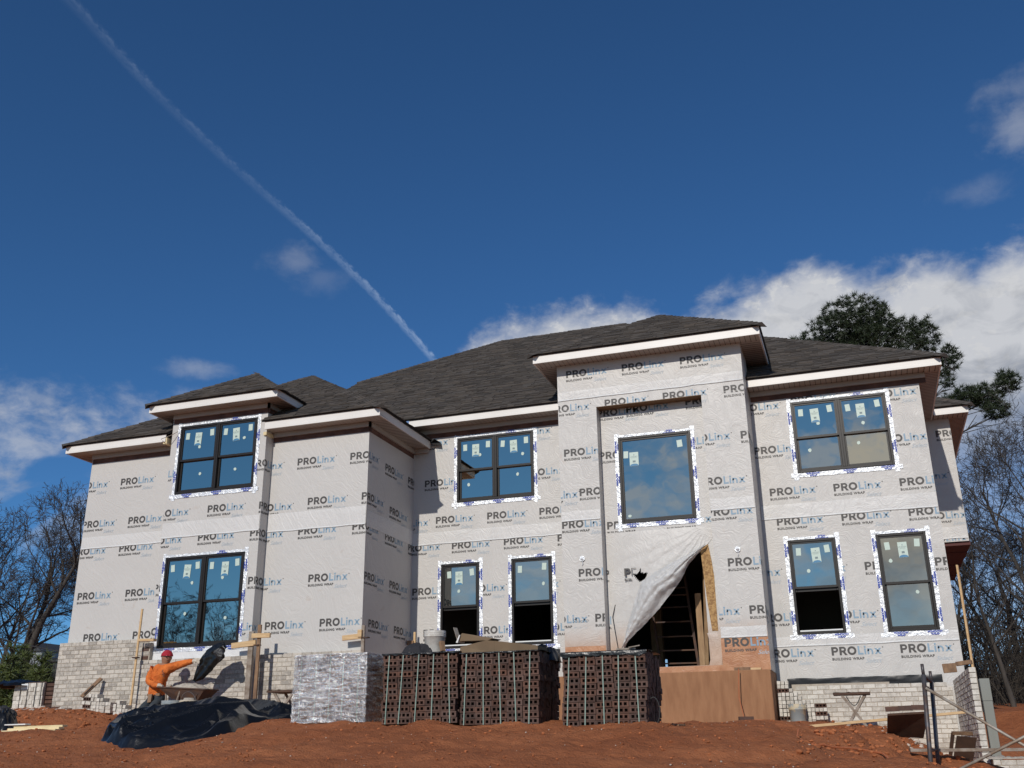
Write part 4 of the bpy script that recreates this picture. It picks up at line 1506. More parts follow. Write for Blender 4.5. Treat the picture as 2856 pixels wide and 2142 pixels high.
# projecting bay
PB = 0.66
ey3, ez3, xl3, xr3 = 17.82, 7.475, -14.75, -11.37
h3 = (xr3 - xl3) / 2
pk3 = ((xl3 + xr3) / 2, ey3 + h3, ez3 + PB * h3)
pe3 = (pk3[0], 21.2, pk3[2])
f3 = [(xl3, ey3, ez3), (xr3, ey3, ez3), pk3]
r3 = [(xr3, ey3, ez3), (xr3, 21.2, ez3), pe3, pk3]
l3 = [(xl3, 21.2, ez3), (xl3, ey3, ez3), pk3, pe3]
rb = deck("bay_roof", [f3, r3, l3], "small hip roof over the projecting bay")
slope(rb, f3)
slope(rb, r3)
hip_cap(rb, f3[0], pk3, NF, NL)
hip_cap(rb, f3[1], pk3, NF, NRt)
hip_cap(rb, pk3, pe3, NRt, NL)
# porch tower
ey4, ez4, xl4, xr4 = 19.42, 8.085, -6.10, -1.21
h4 = (xr4 - xl4) / 2
pk4 = ((xl4 + xr4) / 2, ey4 + h4, ez4 + PT * h4)
pe4 = (pk4[0], 24.5, pk4[2])
f4 = [(xl4, ey4, ez4), (xr4, ey4, ez4), pk4]
r4 = [(xr4, ey4, ez4), (xr4, 24.5, ez4), pe4, pk4]
l4 = [(xl4, 24.5, ez4), (xl4, ey4, ez4), pk4, pe4]
rp = deck("porch_tower_roof", [f4, r4, l4], "hip roof over the tall porch tower")
slope(rp, f4, 8)
hip_cap(rp, f4[0], pk4, NF, NL)
hip_cap(rp, f4[1], pk4, NF, NRt)
# right rear block
ey5, ez5, xr5 = 23.92, 7.315, 2.94
f5 = [(-1.0, ey5, ez5), (xr5, ey5, ez5), (xr5 - 3, ey5 + 3, ez5 + PT * 3), (-1.0, ey5 + 3, ez5 + PT * 3)]
r5 = [(xr5, ey5, ez5), (xr5, 31, ez5), (xr5 - 3, 28, ez5 + PT * 3), (xr5 - 3, ey5 + 3, ez5 + PT * 3)]
rg = deck("rear_block_roof", [f5, r5], "roof edge of the rear block at the right corner")
slope(rg, f5)
hip_cap(rg, f5[1], f5[2], NF, NRt)


# ------------------------------------------------------------------ eaves: fascia, drip edge, soffit, frieze
def eave(axis, p, a0, a1, zb, wallp, zt_off=0.172, frieze=None, soff=True, m0=0.0, m1=0.0, teeth=False, out=1):
    """axis 'x': fascia along x at y=p, wall at y=wallp.  axis 'y': along y at x=p. m0/m1 lengthen the soffit at its ends (mitres).
    out: which side of the fascia is outside (-1: towards smaller coordinate)"""
    def B(mb, s0, s1, q0, q1, z0, z1, m=0):
        q0, q1 = min(q0, q1), max(q0, q1)
        if axis == 'x':
            mb.box(s0, s1, q0, q1, z0, z1, m)
        else:
            mb.box(q0, q1, s0, s1, z0, z1, m)
    s = 1 if wallp > p else -1      # inward direction
    b = MB()
    B(b, a0, a1, p, p + s * 0.03, zb, zb + 0.055)
    B(b, a0, a1, p + s * 0.004, p + s * 0.032, zb + 0.0552, zb + zt_off)
    fo = b.build("fascia", FASCIA, house)
    b = MB()
    B(b, a0 - 0.02, a1 + 0.02, p - s * 0.022, p + s * 0.03, zb + zt_off + 0.002, zb + zt_off + 0.018)
    b.build("drip_edge", DECK, house)
    if soff:
        b = MB()
        W = abs(wallp - p) - 0.035
        n = max(2, int(round((a1 + m1 - a0 + m0) / 0.105)))
        st = (a1 + m1 - a0 + m0) / n
        q0, q1 = p + s * 0.031, wallp - s * 0.001
        for i in range(n):
            x0 = a0 - m0 + i * st
            zz0, zz1 = zb + 0.012, zb + 0.019
            def pt(t, q, z):
                return (t, q, z) if axis == 'x' else (q, t, z)
            b.poly([pt(x0 + 0.005, q0, zz0), pt(x0 + 0.005, q1, zz0), pt(x0 + st - 0.005, q1, zz0 + 0.004), pt(x0 + st - 0.005, q0, zz0 + 0.004)], 0)
            if teeth:
                qe = wallp - s * (0.055 if frieze else 0.0)
                b.poly([pt(x0 - 0.012, qe - s * 0.003, zz0 - 0.003), pt(x0 + 0.012, qe - s * 0.003, zz0 - 0.003), pt(x0, qe - s * 0.06, zz0 - 0.003)], 1)
        B(b, a0 - m0, a1 + m1, q0, q1, zb + 0.026, zb + 0.034, 1)
        b.build("soffit", [SOFFIT, GROOVE], house)
    if frieze:
        f0, f1 = frieze[:2]
        b = MB()
        B(b, f0, f1, wallp - s * 0.05, wallp - s * 0.002, zb - 0.095, zb + 0.011)
        b.build("frieze_board", SOFFIT, house)
        b = MB()
        B(b, f0, f1, wallp - s * 0.008, wallp - s * 0.001, zb - 0.20, zb - 0.096)
        b.build("exposed_sheathing", SHEATH, house)
    return fo


# left wing
eave('x', 18.14, -17.20, -14.42, 6.675, YC, frieze=(XA + 0.02, XBL - 0.02))
eave('x', 18.14, -11.84, -9.06, 6.675, YC, frieze=(XBR + 0.01, XC + 0.05))
eave('y', -9.06, 18.172, 20.85, 6.675, XC, frieze=(YC - 0.05, 20.85), m0=-0.37)
eave('y', -17.20, 18.172, 26.2, 6.675, XA, m0=-0.36)
bx("frieze_board", SOFFIT, house, XC - 0.0, -9.10, 20.80, 20.85, 6.58, 6.685)
# bay
eave('x', 17.85, -14.72, -11.40, 7.295, YB, frieze=(XBL + 0.02, XBR + 0.05), m0=-0.0)
eave('y', -11.40, 17.882, 19.25, 7.295, XBR, frieze=(YB - 0.05, 18.95), m0=-0.37)
eave('y', -14.72, 17.882, 19.2, 7.295, XBL, m0=-0.37)
# main
eave('x', 20.47, -9.46, XEL - 0.01, 7.135, YD, frieze=(XC + 0.02, XEL - 0.02))
eave('x', 20.47, XER + 0.01, 2.14, 7.135, YD, frieze=(XER + 0.02, 1.84), teeth=True)
eave('y', 2.14, 20.502, 24.3, 7.135, XF, m0=-0.36)
# porch tower
eave('x', 19.45, -6.07, -1.24, 7.895, YE, teeth=True)
eave('y', -1.24, 19.482, 21.45, 7.895, XER, m0=-0.36)
eave('y', -6.07, 19.482, 21.45, 7.895, XEL, m0=-0.36)
# rear block
eave('x', 23.95, 2.16, 2.90, 7.135, YG, teeth=True)
eave('y', 2.90, 23.982, 31, 7.135, XG, m0=-0.36)
# torn kick-out flashing at the end of the left wing eave, loose corner of drip edge on the right
MB().add([(-9.06, 20.80, 6.86), (-8.80, 20.86, 6.80), (-8.78, 20.80, 6.70), (-9.02, 20.74, 6.78), (-8.90, 20.70, 6.86)], [(0, 1, 2, 3), (0, 3, 4), (4, 1, 0)]).build("loose_flashing", DECK, house)
MB().add([(2.10, 20.42, 7.36), (2.22, 20.44, 7.37), (2.235, 20.46, 7.22), (2.225, 20.52, 7.10), (2.19, 20.44, 7.24)], [(0, 1, 2, 4), (4, 2, 3)]).build("loose_flashing", DECK, house)
MB().obox((-14.44, 18.16, 6.70), (-14.44, 18.5, 6.72), 0.1, 0.14).build("exposed_rafter_end", LUMBER_P, house)
MB().obox((-11.86, 18.2, 6.60), (-11.86, 18.5, 6.60), 0.08, 0.07).build("exposed_rafter_end", LUMBER_P, house)
MB().tube([(-14.5, 18.1, 6.72), (-14.4, 18.0, 6.70), (-14.25, 18.12, 6.80), (-14.14, 18.2, 6.9)], 0.008, 5).build("loose_cable", GALV, house)

# ------------------------------------------------------------------ brick veneer, laid brick by brick
BR_BUDGET = [300]


def brick_mesh(L, H, D, m, seed):
    r = random.Random(seed)
    b = MB()
    j = lambda: r.uniform(-0.0025, 0.0025)
    c = 0.005
    vs = [(-L / 2 + j(), -D / 2 + c, -H / 2 + j()), (L / 2 + j(), -D / 2 + c, -H / 2 + j()), (L / 2 + j(), -D / 2 + c, H / 2 + j()), (-L / 2 + j(), -D / 2 + c, H / 2 + j())]
    fr = [(x * 0.965, -D / 2 + j() * 0.6, z * 0.90) for x, _, z in vs]
    bk = [(x, D / 2, z) for x, _, z in vs]
    b.add(vs + fr + bk, [(4, 5, 6, 7), (0, 1, 5, 4), (1, 2, 6, 5), (2, 3, 7, 6), (3, 0, 4, 7), (1, 0, 8, 9), (2, 1, 9, 10), (3, 2, 10, 11), (0, 3, 11, 8), (9, 8, 11, 10)])
    return b.mesh("brick", m)


def veneer(parent, name, org, ang, length, z0, rows, LB, HB, m, single, top=None, left_tooth=False, right_tooth=False, skip=None, label_=None, mort=True, depth=0.09, start=None):
    """running-bond brickwork: org is the lower outer left corner, ang turns it about Z; single: as objects of their own (within budget)"""
    J = 0.0105
    Lm, Hm = LB - J, HB - J
    Rz = Matrix.Translation(Vector(org)) @ Matrix.Rotation(ang, 4, 'Z')
    full = [brick_mesh(Lm, Hm, depth, m, s) for s in range(6)]
    half = [brick_mesh(LB / 2 - J, Hm, depth, m, s + 20) for s in range(3)]
    tops = [z0 + rows * HB]
    back = MB()
    par = parent
    if mort:
        if top:
            for (s0, s1, zt) in top:
                back.box(s0 + 0.004, s1 - 0.004, 0.010, depth + 0.01, z0 - 0.05, zt - 0.012)
        else:
            back.box(0.004, length - (0.07 if right_tooth else 0.004), 0.010, depth + 0.01, z0 - 0.05, z0 + rows * HB - 0.012)
        back.v = [tuple(Rz @ Vector(p)) for p in back.v]
        par = back.build(name, MORTAR, parent)
        if label_:
            par["label"] = label_
    stuff = MB()
    for r in range(rows):
        zc = z0 + (r + 0.5) * HB
        off = 0.0 if r % 2 == 0 else -LB / 2
        x = off
        while x < length - 0.02:
            a, c = max(x, 0.0), min(x + LB, length - (0.055 if right_tooth and r % 2 else 0.0))
            if x < 0 and left_tooth:
                a = -LB / 2 + 0.0
                a = x if x >= -LB / 2 - 1e-6 else 0
            if c - a > 0.05:
                xc = (a + c) / 2
                ok = True
                if top:
                    ok = any(s0 - 0.01 <= xc <= s1 + 0.01 and zc + HB * 0.4 <= zt for s0, s1, zt in top)
                if skip and skip(xc, zc):
                    ok = False
                if ok:
                    w = c - a
                    wob = Matrix.Translation((xc, depth / 2 + rnd.uniform(-0.003, 0.003), zc)) @ Matrix.Rotation(rnd.uniform(-0.008, 0.008), 4, 'Y')
                    me = None
                    if w > LB * 0.93:
                        me = rnd.choice(full)
                    elif abs(w - LB / 2) < 0.012:
                        me = rnd.choice(half)
                    if me and single and (single == 'own' or BR_BUDGET[0] > 0):
                        o = bpy.data.objects.new("brick", me)
                        link(o, par, Rz @ wob)
                        if single != 'own':
                            BR_BUDGET[0] -= 1
                    else:
                        src = me or brick_mesh(w - J, Hm, depth, m, rnd.randrange(999))
                        M = Rz @ wob
                        stuff.add([M @ v.co for v in src.vertices], [tuple(p.vertices) for p in src.polygons])
            x += LB
    if stuff.v:
        o = stuff.build("brickwork", m, par)
        o["kind"] = "stuff"
    return par


LB1, HB1 = 0.222, 0.0885
LB2, HB2 = 0.208, 0.0815
# right wing (largest in the picture first), then the bay, then the far left
veneer(house, "brick_veneer", (XER + 0.02, YD - 0.12, 0), 0, 3.10, 1.10 - 20 * HB2, 20, LB2, HB2, BRICK_W, True,
       top=[(0.0, 0.25, 1.06), (0.25, 2.03, 1.145), (2.03, 3.0, 1.10), (3.0, 3.10, 1.02)], label_="whitewashed brick veneer under the right wing",
       skip=lambda x, z: z < 0.0 and x < 1.9)
veneer(house, "brick_veneer", (XBL - 0.10, YB - 0.12, 0), 0, XBR - XBL + 0.20, 1.88 - 17 * HB1, 17, LB1, HB1, BRICK_G, True, label_="grey brick veneer below the bay window",
       top=[(0.0, 0.22, 2.245), (0.22, 2.7, 1.885)], skip=lambda x, z: z < 0.62)
veneer(house, "brick_veneer", (XA - 0.11, YC - 0.12, 0), 0, XBL - XA + 0.02, 2.36 - 18 * HB1, 18, LB1, HB1, BRICK_G, True, label_="grey brick veneer rising highest at the far left corner")
veneer(house, "brick_veneer", (XBR + 0.10, YC - 0.12, 0), 0, XC - XBR - 0.0, 1.92 - 18 * HB1, 18, LB1, HB1, BRICK_G, True, label_="grey brick veneer between the bay and the wrapped pallet")
# rowlock ends of the unfinished courses at the bay's left edge
for i in range(4):
    o = bpy.data.objects.new("brick", brick_mesh(0.17, 0.075, 0.09, PAL_BRICK if i % 2 == 0 else BRICK_G, 40 + i))
    link(o, house, Matrix.Translation((-14.33 + 0.02 * (i % 2), YB - 0.075, 1.925 + i * 0.0885)))

# the wing wall running out towards the street at the right-hand end
wing = thing("brick_wing_wall", (1.5, 19.0, -0.9), "half-built whitewashed brick wing wall with toothed end projecting at the right corner", "wall")
veneer(wing, "brick_face", (1.46, 20.77, 0), R(-90), 3.58, 1.12 - 25 * HB2, 25, LB2, HB2, BRICK_W, 'own', label_="left face of the wing wall", depth=0.09, right_tooth=True, skip=lambda x, z: z < -0.45)

# low wall in front of the wing wall
step = thing("low_brick_wall", (1.75, 17.0, -0.9), "low whitewashed brick wall with mortar heaped on top at the lower right", "wall")
veneer(step, "brick_face", (1.56, 16.95, 0), 0, 0.44, -0.20 - 8 * HB2, 8, LB2, HB2, BRICK_W, 'own', depth=0.2)
MB().grid(lambda u, v: (1.50 + 0.52 * u, 16.93 + 0.26 * v, -0.195 + 0.05 * (0.3 + abs(fbm(u * 4, v * 4, 3))) * (1 if 0 < u < 1 and 0 < v < 1 else 0.1)), 14, 8).build("mortar_bed", MUD, step, True)

# ------------------------------------------------------------------ cubes of brick on the lot
def pallet_brick_mesh(holes=True):
    """brick lying with its bed face forward: three cores go through"""
    L, H, D = 0.207, 0.070, 0.085
    b = MB()
    hs = [(-0.060, 0.038), (0.0, 0.038), (0.060, 0.038)]
    xs = [-L / 2]
    for c, w in hs:
        xs += [c - w / 2, c + w / 2]
    xs.append(L / 2)
    za, zb = -0.018, 0.018
    vs, fs = [], []
    y = -D / 2
    for x in xs:
        for z in (-H / 2, za, zb, H / 2):
            vs.append((x, y, z))
    for i in range(7):
        for j in range(3):
            if j == 1 and i in (1, 3, 5):
                continue
            a = i * 4 + j
            fs.append((a, a + 4, a + 5, a + 1))
    b.add(vs, fs)
    for c, w in hs:
        q = [(c - w / 2, za), (c + w / 2, za), (c + w / 2, zb), (c - w / 2, zb)]
        b.add([(x, y, z) for x, z in q] + [(x, y + 0.075, z) for x, z in q], [(0, 4, 5, 1), (1, 5, 6, 2), (2, 6, 7, 3), (3, 7, 4, 0), (4, 7, 6, 5)])
    b.add([(x, yy, z) for x in (-L / 2, L / 2) for yy in (-D / 2, D / 2) for z in (-H / 2, H / 2)],
          [(0, 1, 3, 2), (4, 6, 7, 5), (2, 3, 7, 6), (0, 2, 6, 4), (1, 5, 7, 3)])
    return b.mesh("brick", PAL_BRICK)


PB_ME = pallet_brick_mesh()


def end_brick_mesh(m=None):
    b = MB().box(-0.103, 0.103, -0.030, 0.030, -0.0352, 0.0352)
    return b.mesh("brick", m or PAL_BRICK)


EB_ME = end_brick_mesh()


def brick_cube(loc, label_, ncol=5, nrow=12, ndep=13, film=False, cover=None, yaw=0.0, straps=True, tiltseed=0):
    t = thing("brick_pallet", loc, label_, "brick pallet", "cubes of dark brown brick strapped up in front of the house")
    rr = random.Random(tiltseed)
    P, Hh = 0.2125, 0.0735
    M0 = Matrix.Translation(Vector(loc)) @ Matrix.Rotation(yaw, 4, 'Z')
    W = ncol * P
    rowdx = [rr.uniform(-0.012, 0.012) + (0.016 if r < 4 else 0.0) * (-1) for r in range(nrow)]
    coldz = [rr.uniform(-0.012, 0.012) for c in range(ncol)]
    # the core of the cube, just smaller than the bricks round it
    inner = MB().box(-W / 2 + 0.05, W / 2 - 0.11, 0.09, 0.085 + ndep * 0.064 - 0.02, 0.0, nrow * Hh - 0.03)
    inner.v = [tuple(M0 @ Vector(p)) for p in inner.v]
    inner.build("brick_core", PAL_BRICK, t)
    for r in range(nrow):
        for c in range(ncol):
            o = bpy.data.objects.new("brick", PB_ME)
            x = -W / 2 + (c + 0.5) * P + rowdx[r] + rr.uniform(-0.004, 0.004)
            link(o, t, M0 @ Matrix.Translation((x, 0.0425 + rr.uniform(-0.013, 0.010), (r + 0.5) * Hh + coldz[c] * (r / nrow))) @ Matrix.Rotation(rr.uniform(-0.022, 0.022), 4, 'Y') @ Matrix.Rotation(rr.uniform(-0.03, 0.03), 4, 'Z'))
        for d in range(ndep):
            y = 0.118 + d * 0.0635
            if d == 7:
                continue
            o = bpy.data.objects.new("brick", EB_ME)
            dz = 0.02 * math.sin(d * 1.7 + tiltseed) + (-0.03 if d > 7 else 0)
            link(o, t, M0 @ Matrix.Translation((W / 2 - 0.105 + rowdx[r] + rr.uniform(-0.006, 0.006), y, (r + 0.5) * Hh + dz + rr.uniform(-0.004, 0.004))) @ Matrix.Rotation(rr.uniform(-0.02, 0.02), 4, 'X'))
    top = MB()
    for d in range(ndep):
        for c in range(ncol - 1):
            top.box(-W / 2 + c * P + 0.004, -W / 2 + (c + 1) * P - 0.004, 0.09 + d * 0.0635, 0.148 + d * 0.0635, (nrow - 1) * Hh, nrow * Hh - 0.004)
    top.v = [tuple(M0 @ Vector(p)) for p in top.v]
    o = top.build("top_course", PAL_BRICK, t)
    o["kind"] = "stuff"
    if straps:
        for c in range(ncol):
            x = -W / 2 + (c + 0.42 + rr.uniform(-0.06, 0.06)) * P
            dx = rr.uniform(-0.06, 0.03)
            b = MB()
            z1 = nrow * Hh + 0.004
            pts = [(x + dx, -0.012, 0.0), (x + dx * 0.5, -0.013, z1 * 0.5), (x, -0.012, z1), (x, 0.04, z1 + 0.006), (x, 0.85, z1 + 0.006)]
            for i in range(len(pts) - 1):
                a, e = Vector(pts[i]), Vector(pts[i + 1])
                b.obox(a, e, 0.0135, 0.0025, up=(0, -1, 0) if i < 2 else (0, 0, 1))
            b.v = [tuple(M0 @ Vector(p)) for p in b.v]
            b.build("strap", STRAP, t)
    return t, M0, W, nrow * Hh


P1 = brick_cube((-6.90, 12.62, 0.38), "brick pallet wrapped in shiny clear stretch film", tiltseed=1, nrow=12)
P2 = brick_cube((-5.575, 12.6, 0.345), "unwrapped brick pallet carrying the splashed white bucket and dark jacket", tiltseed=2)
P3 = brick_cube((-4.46, 12.6, 0.315), "brick pallet carrying the long cardboard box", tiltseed=3, nrow=12)
P4 = brick_cube((-3.09, 12.6, 0.265), "rightmost brick pallet, standing before the concrete porch base, black plastic on top", tiltseed=4)


def film_shell():
    t, M0, W, H = P1
    b = MB()
    loop = []
    n = 60
    D = 0.95
    def ring(s):
        per = [(-W / 2 - 0.02, -0.025), (W / 2 + 0.02, -0.025), (W / 2 + 0.025, D), (-W / 2 - 0.02, D)]
        k = s * 4
        i = int(k) % 4
        f = k - int(k)
        a, c = per[i], per[(i + 1) % 4]
        return a[0] * (1 - f) + c[0] * f, a[1] * (1 - f) + c[1] * f
    def f(u, v):
        x, y = ring(u * 0.9999)
        z = -0.0 + v * (H + 0.015)
        s_ = x + y
        k = 0.010 * (1 - abs(fbm(s_ * 2.2, z * 9, 2, 3)) * 2.5) + 0.006 * (1 - abs(fbm(s_ * 5, z * 26, 6, 2)) * 2) + 0.010 * (1 - min(1, abs(z * 1.0 - 0.30 - 0.55 * (x + 0.2) + 0.05 * fbm(s_ * 3, 1, 1)) * 16))
        nx, ny = (x, y - D / 2)
        l = math.hypot(nx, ny)
        return M0 @ Vector((x + nx / l * k, y + ny / l * k, z))
    b.grid(f, 200, 90)
    b.grid(lambda u, v: M0 @ Vector((-W / 2 + W * u, D * v, H + 0.015 + 0.012 * fbm(u * 5, v * 5, 7))), 12, 10)
    b.build("stretch_film", FILM, t, True)


film_shell()


def poly_cover(pal, drop, seed, name="black_cover"):
    t, M0, W, H = pal
    def f(u, v):
        x = -W / 2 - 0.02 + (W + 0.04) * u
        if v < 0.25:
            z = H - drop * (1 - v / 0.25) * (0.55 + 0.45 * abs(fbm(u * 4, seed, 1)) * 2) + 0.012
            y = -0.022 - 0.012 * abs(fbm(u * 9, v * 4, seed))
        else:
            y = -0.02 + (v - 0.25) / 0.75 * 0.9
            z = H + 0.012 + 0.03 * abs(fbm(u * 5, v * 6, seed)) * min(1, (v - 0.25) * 6)
        return M0 @ Vector((x, y, z))
    MB().grid(f, 36, 16).build(name, BLACKPL, t, True)


poly_cover(P2, 0.035, 3)
poly_cover(P3, 0.02, 5)
poly_cover(P4, 0.09, 8)


def crumple_heap(name, label_, cat, c, rx, ry, h, mt, seed, nu=56, nv=40, sharp=1.0, zfun=None, parent=None, group=None):
    """crumpled sheet lying in a heap: creased height field closed against the ground"""
    def f(u, v):
        a, b_ = u * 2 - 1, v * 2 - 1
        x, y = c[0] + a * rx, c[1] + b_ * ry
        rr = math.hypot(a, b_) if True else 0
        edge = 1.0 + 0.22 * fbm(a * 2 + seed, b_ * 2, 1, 3)
        k = max(0.0, 1 - (rr / edge) ** 2.2)
        g = (zfun or ground_z)(x, y)
        fq = 0.9 / rx
        cre = (1 - 1.6 * abs(fbm(x * fq * 1.5 + seed, y * fq * 1.5, seed, 2))) * 0.6 + (1 - 1.6 * abs(fbm(x * fq * 4 + seed, y * fq * 4, 2, 2))) * 0.4
        z = g - 0.03 + h * (k ** 0.55) * (0.35 + 0.75 * cre * sharp) if k > 0 else g - 0.06
        return (x + 0.05 * fbm(x * 3, y * 3, 4) * k, y, z)
    o = MB().grid(f, nu, nv).build(name, mt, parent, True)
    if label_:
        tag(o, label_, cat, group)
    return o


# ------------------------------------------------------------------ what lies on the cubes
def bucket(name, loc, r, h, mt, label_, bail=True, lid=False, ribs=3, stack=0, tilt=0.0):
    t = thing(name, loc, label_, "bucket")
    M = Matrix.Translation(Vector(loc)) @ Matrix.Rotation(tilt, 4, 'Y')
    prof = [(0.0, 0.0), (r * 0.86, 0.0), (r * 0.885, h * 0.03), (r * 0.97, h * 0.72)]
    for i in range(ribs):
        z = h * (0.74 + i * 0.075)
        prof += [(r * 1.05, z), (r * 1.05, z + h * 0.018), (r * 0.98, z + h * 0.028)]
    prof += [(r * 1.04, h * 0.985), (r * 1.03, h), (r * 0.95, h), (r * 0.93, h * 0.9), (r * 0.85, h * 0.05), (0, h * 0.05)]
    b = MB().lathe(prof, (0, 0, 0), 28)
    b.v = [tuple(M @ Vector(p)) for p in b.v]
    b.build("bucket_body", mt, t, True)
    if lid:
        b = MB().lathe([(r * 0.94, h * 0.99), (r * 0.94, h * 1.03), (r * 0.6, h * 1.035), (r * 0.52, h * 1.12), (0, h * 1.125)], (0, 0, 0), 24)
        b.v = [tuple(M @ Vector(p)) for p in b.v]
        b.build("mortar_fill", MUD, t, True)
    if bail:
        pts = []
        for i in range(13):
            a = math.pi * i / 12
            pts.append(M @ Vector((r * 1.07 * math.cos(a), -r * 0.25 * math.sin(a) * bail, h * 0.86 + r * 1.15 * math.sin(a) * (0.55 if bail is True else bail))))
        MB().tube(pts, 0.005, 5).build("bail_handle", WIRE, t)
    return t


bucket("bucket", (-5.48, 12.86, 1.245), 0.145, 0.29, BUCKET_W, "mortar-splashed white bucket standing on a brick pallet", bail=0.18)
jk = crumple_heap("jacket", "dark jacket with pale print bunched up beside the white bucket", "jacket", (-5.68, 12.76, 0), 0.22, 0.16, 0.17, CLOTH_D, 4, 24, 18, 1.0, lambda x, y: 1.245)

cb = thing("cardboard_box", (-4.5, 12.85, 1.20), "long open cardboard box lying on a brick pallet", "box")
b = MB()
b.slab([(-5.06, 12.70, 1.215), (-4.54, 12.62, 1.205), (-4.54, 12.62, 1.345), (-4.66, 12.64, 1.36), (-5.05, 12.72, 1.30)], (0.02, 0.36, 0.01))
b.build("box_body", CARD, cb)
b = MB()
b.slab([(-4.539, 12.62, 1.205), (-3.98, 12.72, 1.19), (-3.98, 12.72, 1.275), (-4.539, 12.62, 1.347)], (0.02, 0.34, -0.005))
b.build("box_body", CARD, cb)
MB().slab([(-5.10, 12.74, 1.40), (-5.03, 12.72, 1.475), (-4.60, 12.72, 1.39), (-4.66, 12.70, 1.365), (-5.06, 12.72, 1.375)], (0.02, 0.30, 0.01)).build("box_flap", CARD, cb)
MB().slab([(-5.11, 12.70, 1.355), (-5.06, 12.69, 1.45), (-5.045, 12.69, 1.45), (-5.085, 12.70, 1.35)], (0.0, 0.25, 0.01)).build("box_lining", VINYL, cb)
MB().obox((-5.10, 12.78, 1.40), (-5.16, 12.8, 1.56), 0.075, 0.006).build("box_flap", GALV, cb)
b = MB()
b.obox((-5.30, 12.72, 1.255), (-5.33, 12.74, 1.385), 0.06, 0.045)
o = tag(b.build("brick_offcut", WOOD_OLD, None), "small brick offcut on end beside the white bucket", "brick")
crumple_heap("black_plastic", "wad of black plastic behind the cardboard box", "plastic sheet", (-4.08, 13.25, 0), 0.22, 0.25, 0.20, BLACKPL, 11, 24, 20, 1.0, lambda x, y: 1.17)
b = MB()
b.slab([(-2.95, 12.72, 1.175), (-2.78, 12.70, 1.17), (-2.74, 12.9, 1.19), (-2.93, 12.95, 1.18)], (0, 0, 0.02))
b.obox((-2.80, 12.75, 1.20), (-2.67, 12.8, 1.225), 0.05, 0.012)
tag(b.build("mortar_trowel_scrap", WOOD_GREY, None), "mortar-caked scraps lying on the rightmost brick pallet", "scrap")
b = MB()
b.obox((-3.02, 12.9, 1.165), (-2.92, 12.95, 1.215), 0.09, 0.004)
tag(b.build("paper_tag", VINYL, None), "white delivery tag on the rightmost brick pallet", "tag")
pts = [(-2.52 + 0.07 * math.cos(a), 12.75, 0.44 + 0.16 * math.sin(a)) for a in [math.pi * (-0.55 + i * 0.125) for i in range(15)]]
tag(MB().tube(pts, 0.007, 6).build("strap_loop", DARKLINE, None), "loop of cut dark strapping standing beside the rightmost pallet", "strap")
tag(MB().tube([(-4.64, YN - 0.02, 2.74), (-4.70, YN - 0.05, 2.5), (-4.66, YN - 0.06, 2.2), (-4.62, YN - 0.05, 1.9), (-4.60, YN - 0.06, 1.62)], 0.007, 5).build("hanging_wire", DARKLINE, None), "thin dark wire hanging down the wrap left of the entrance", "wire")

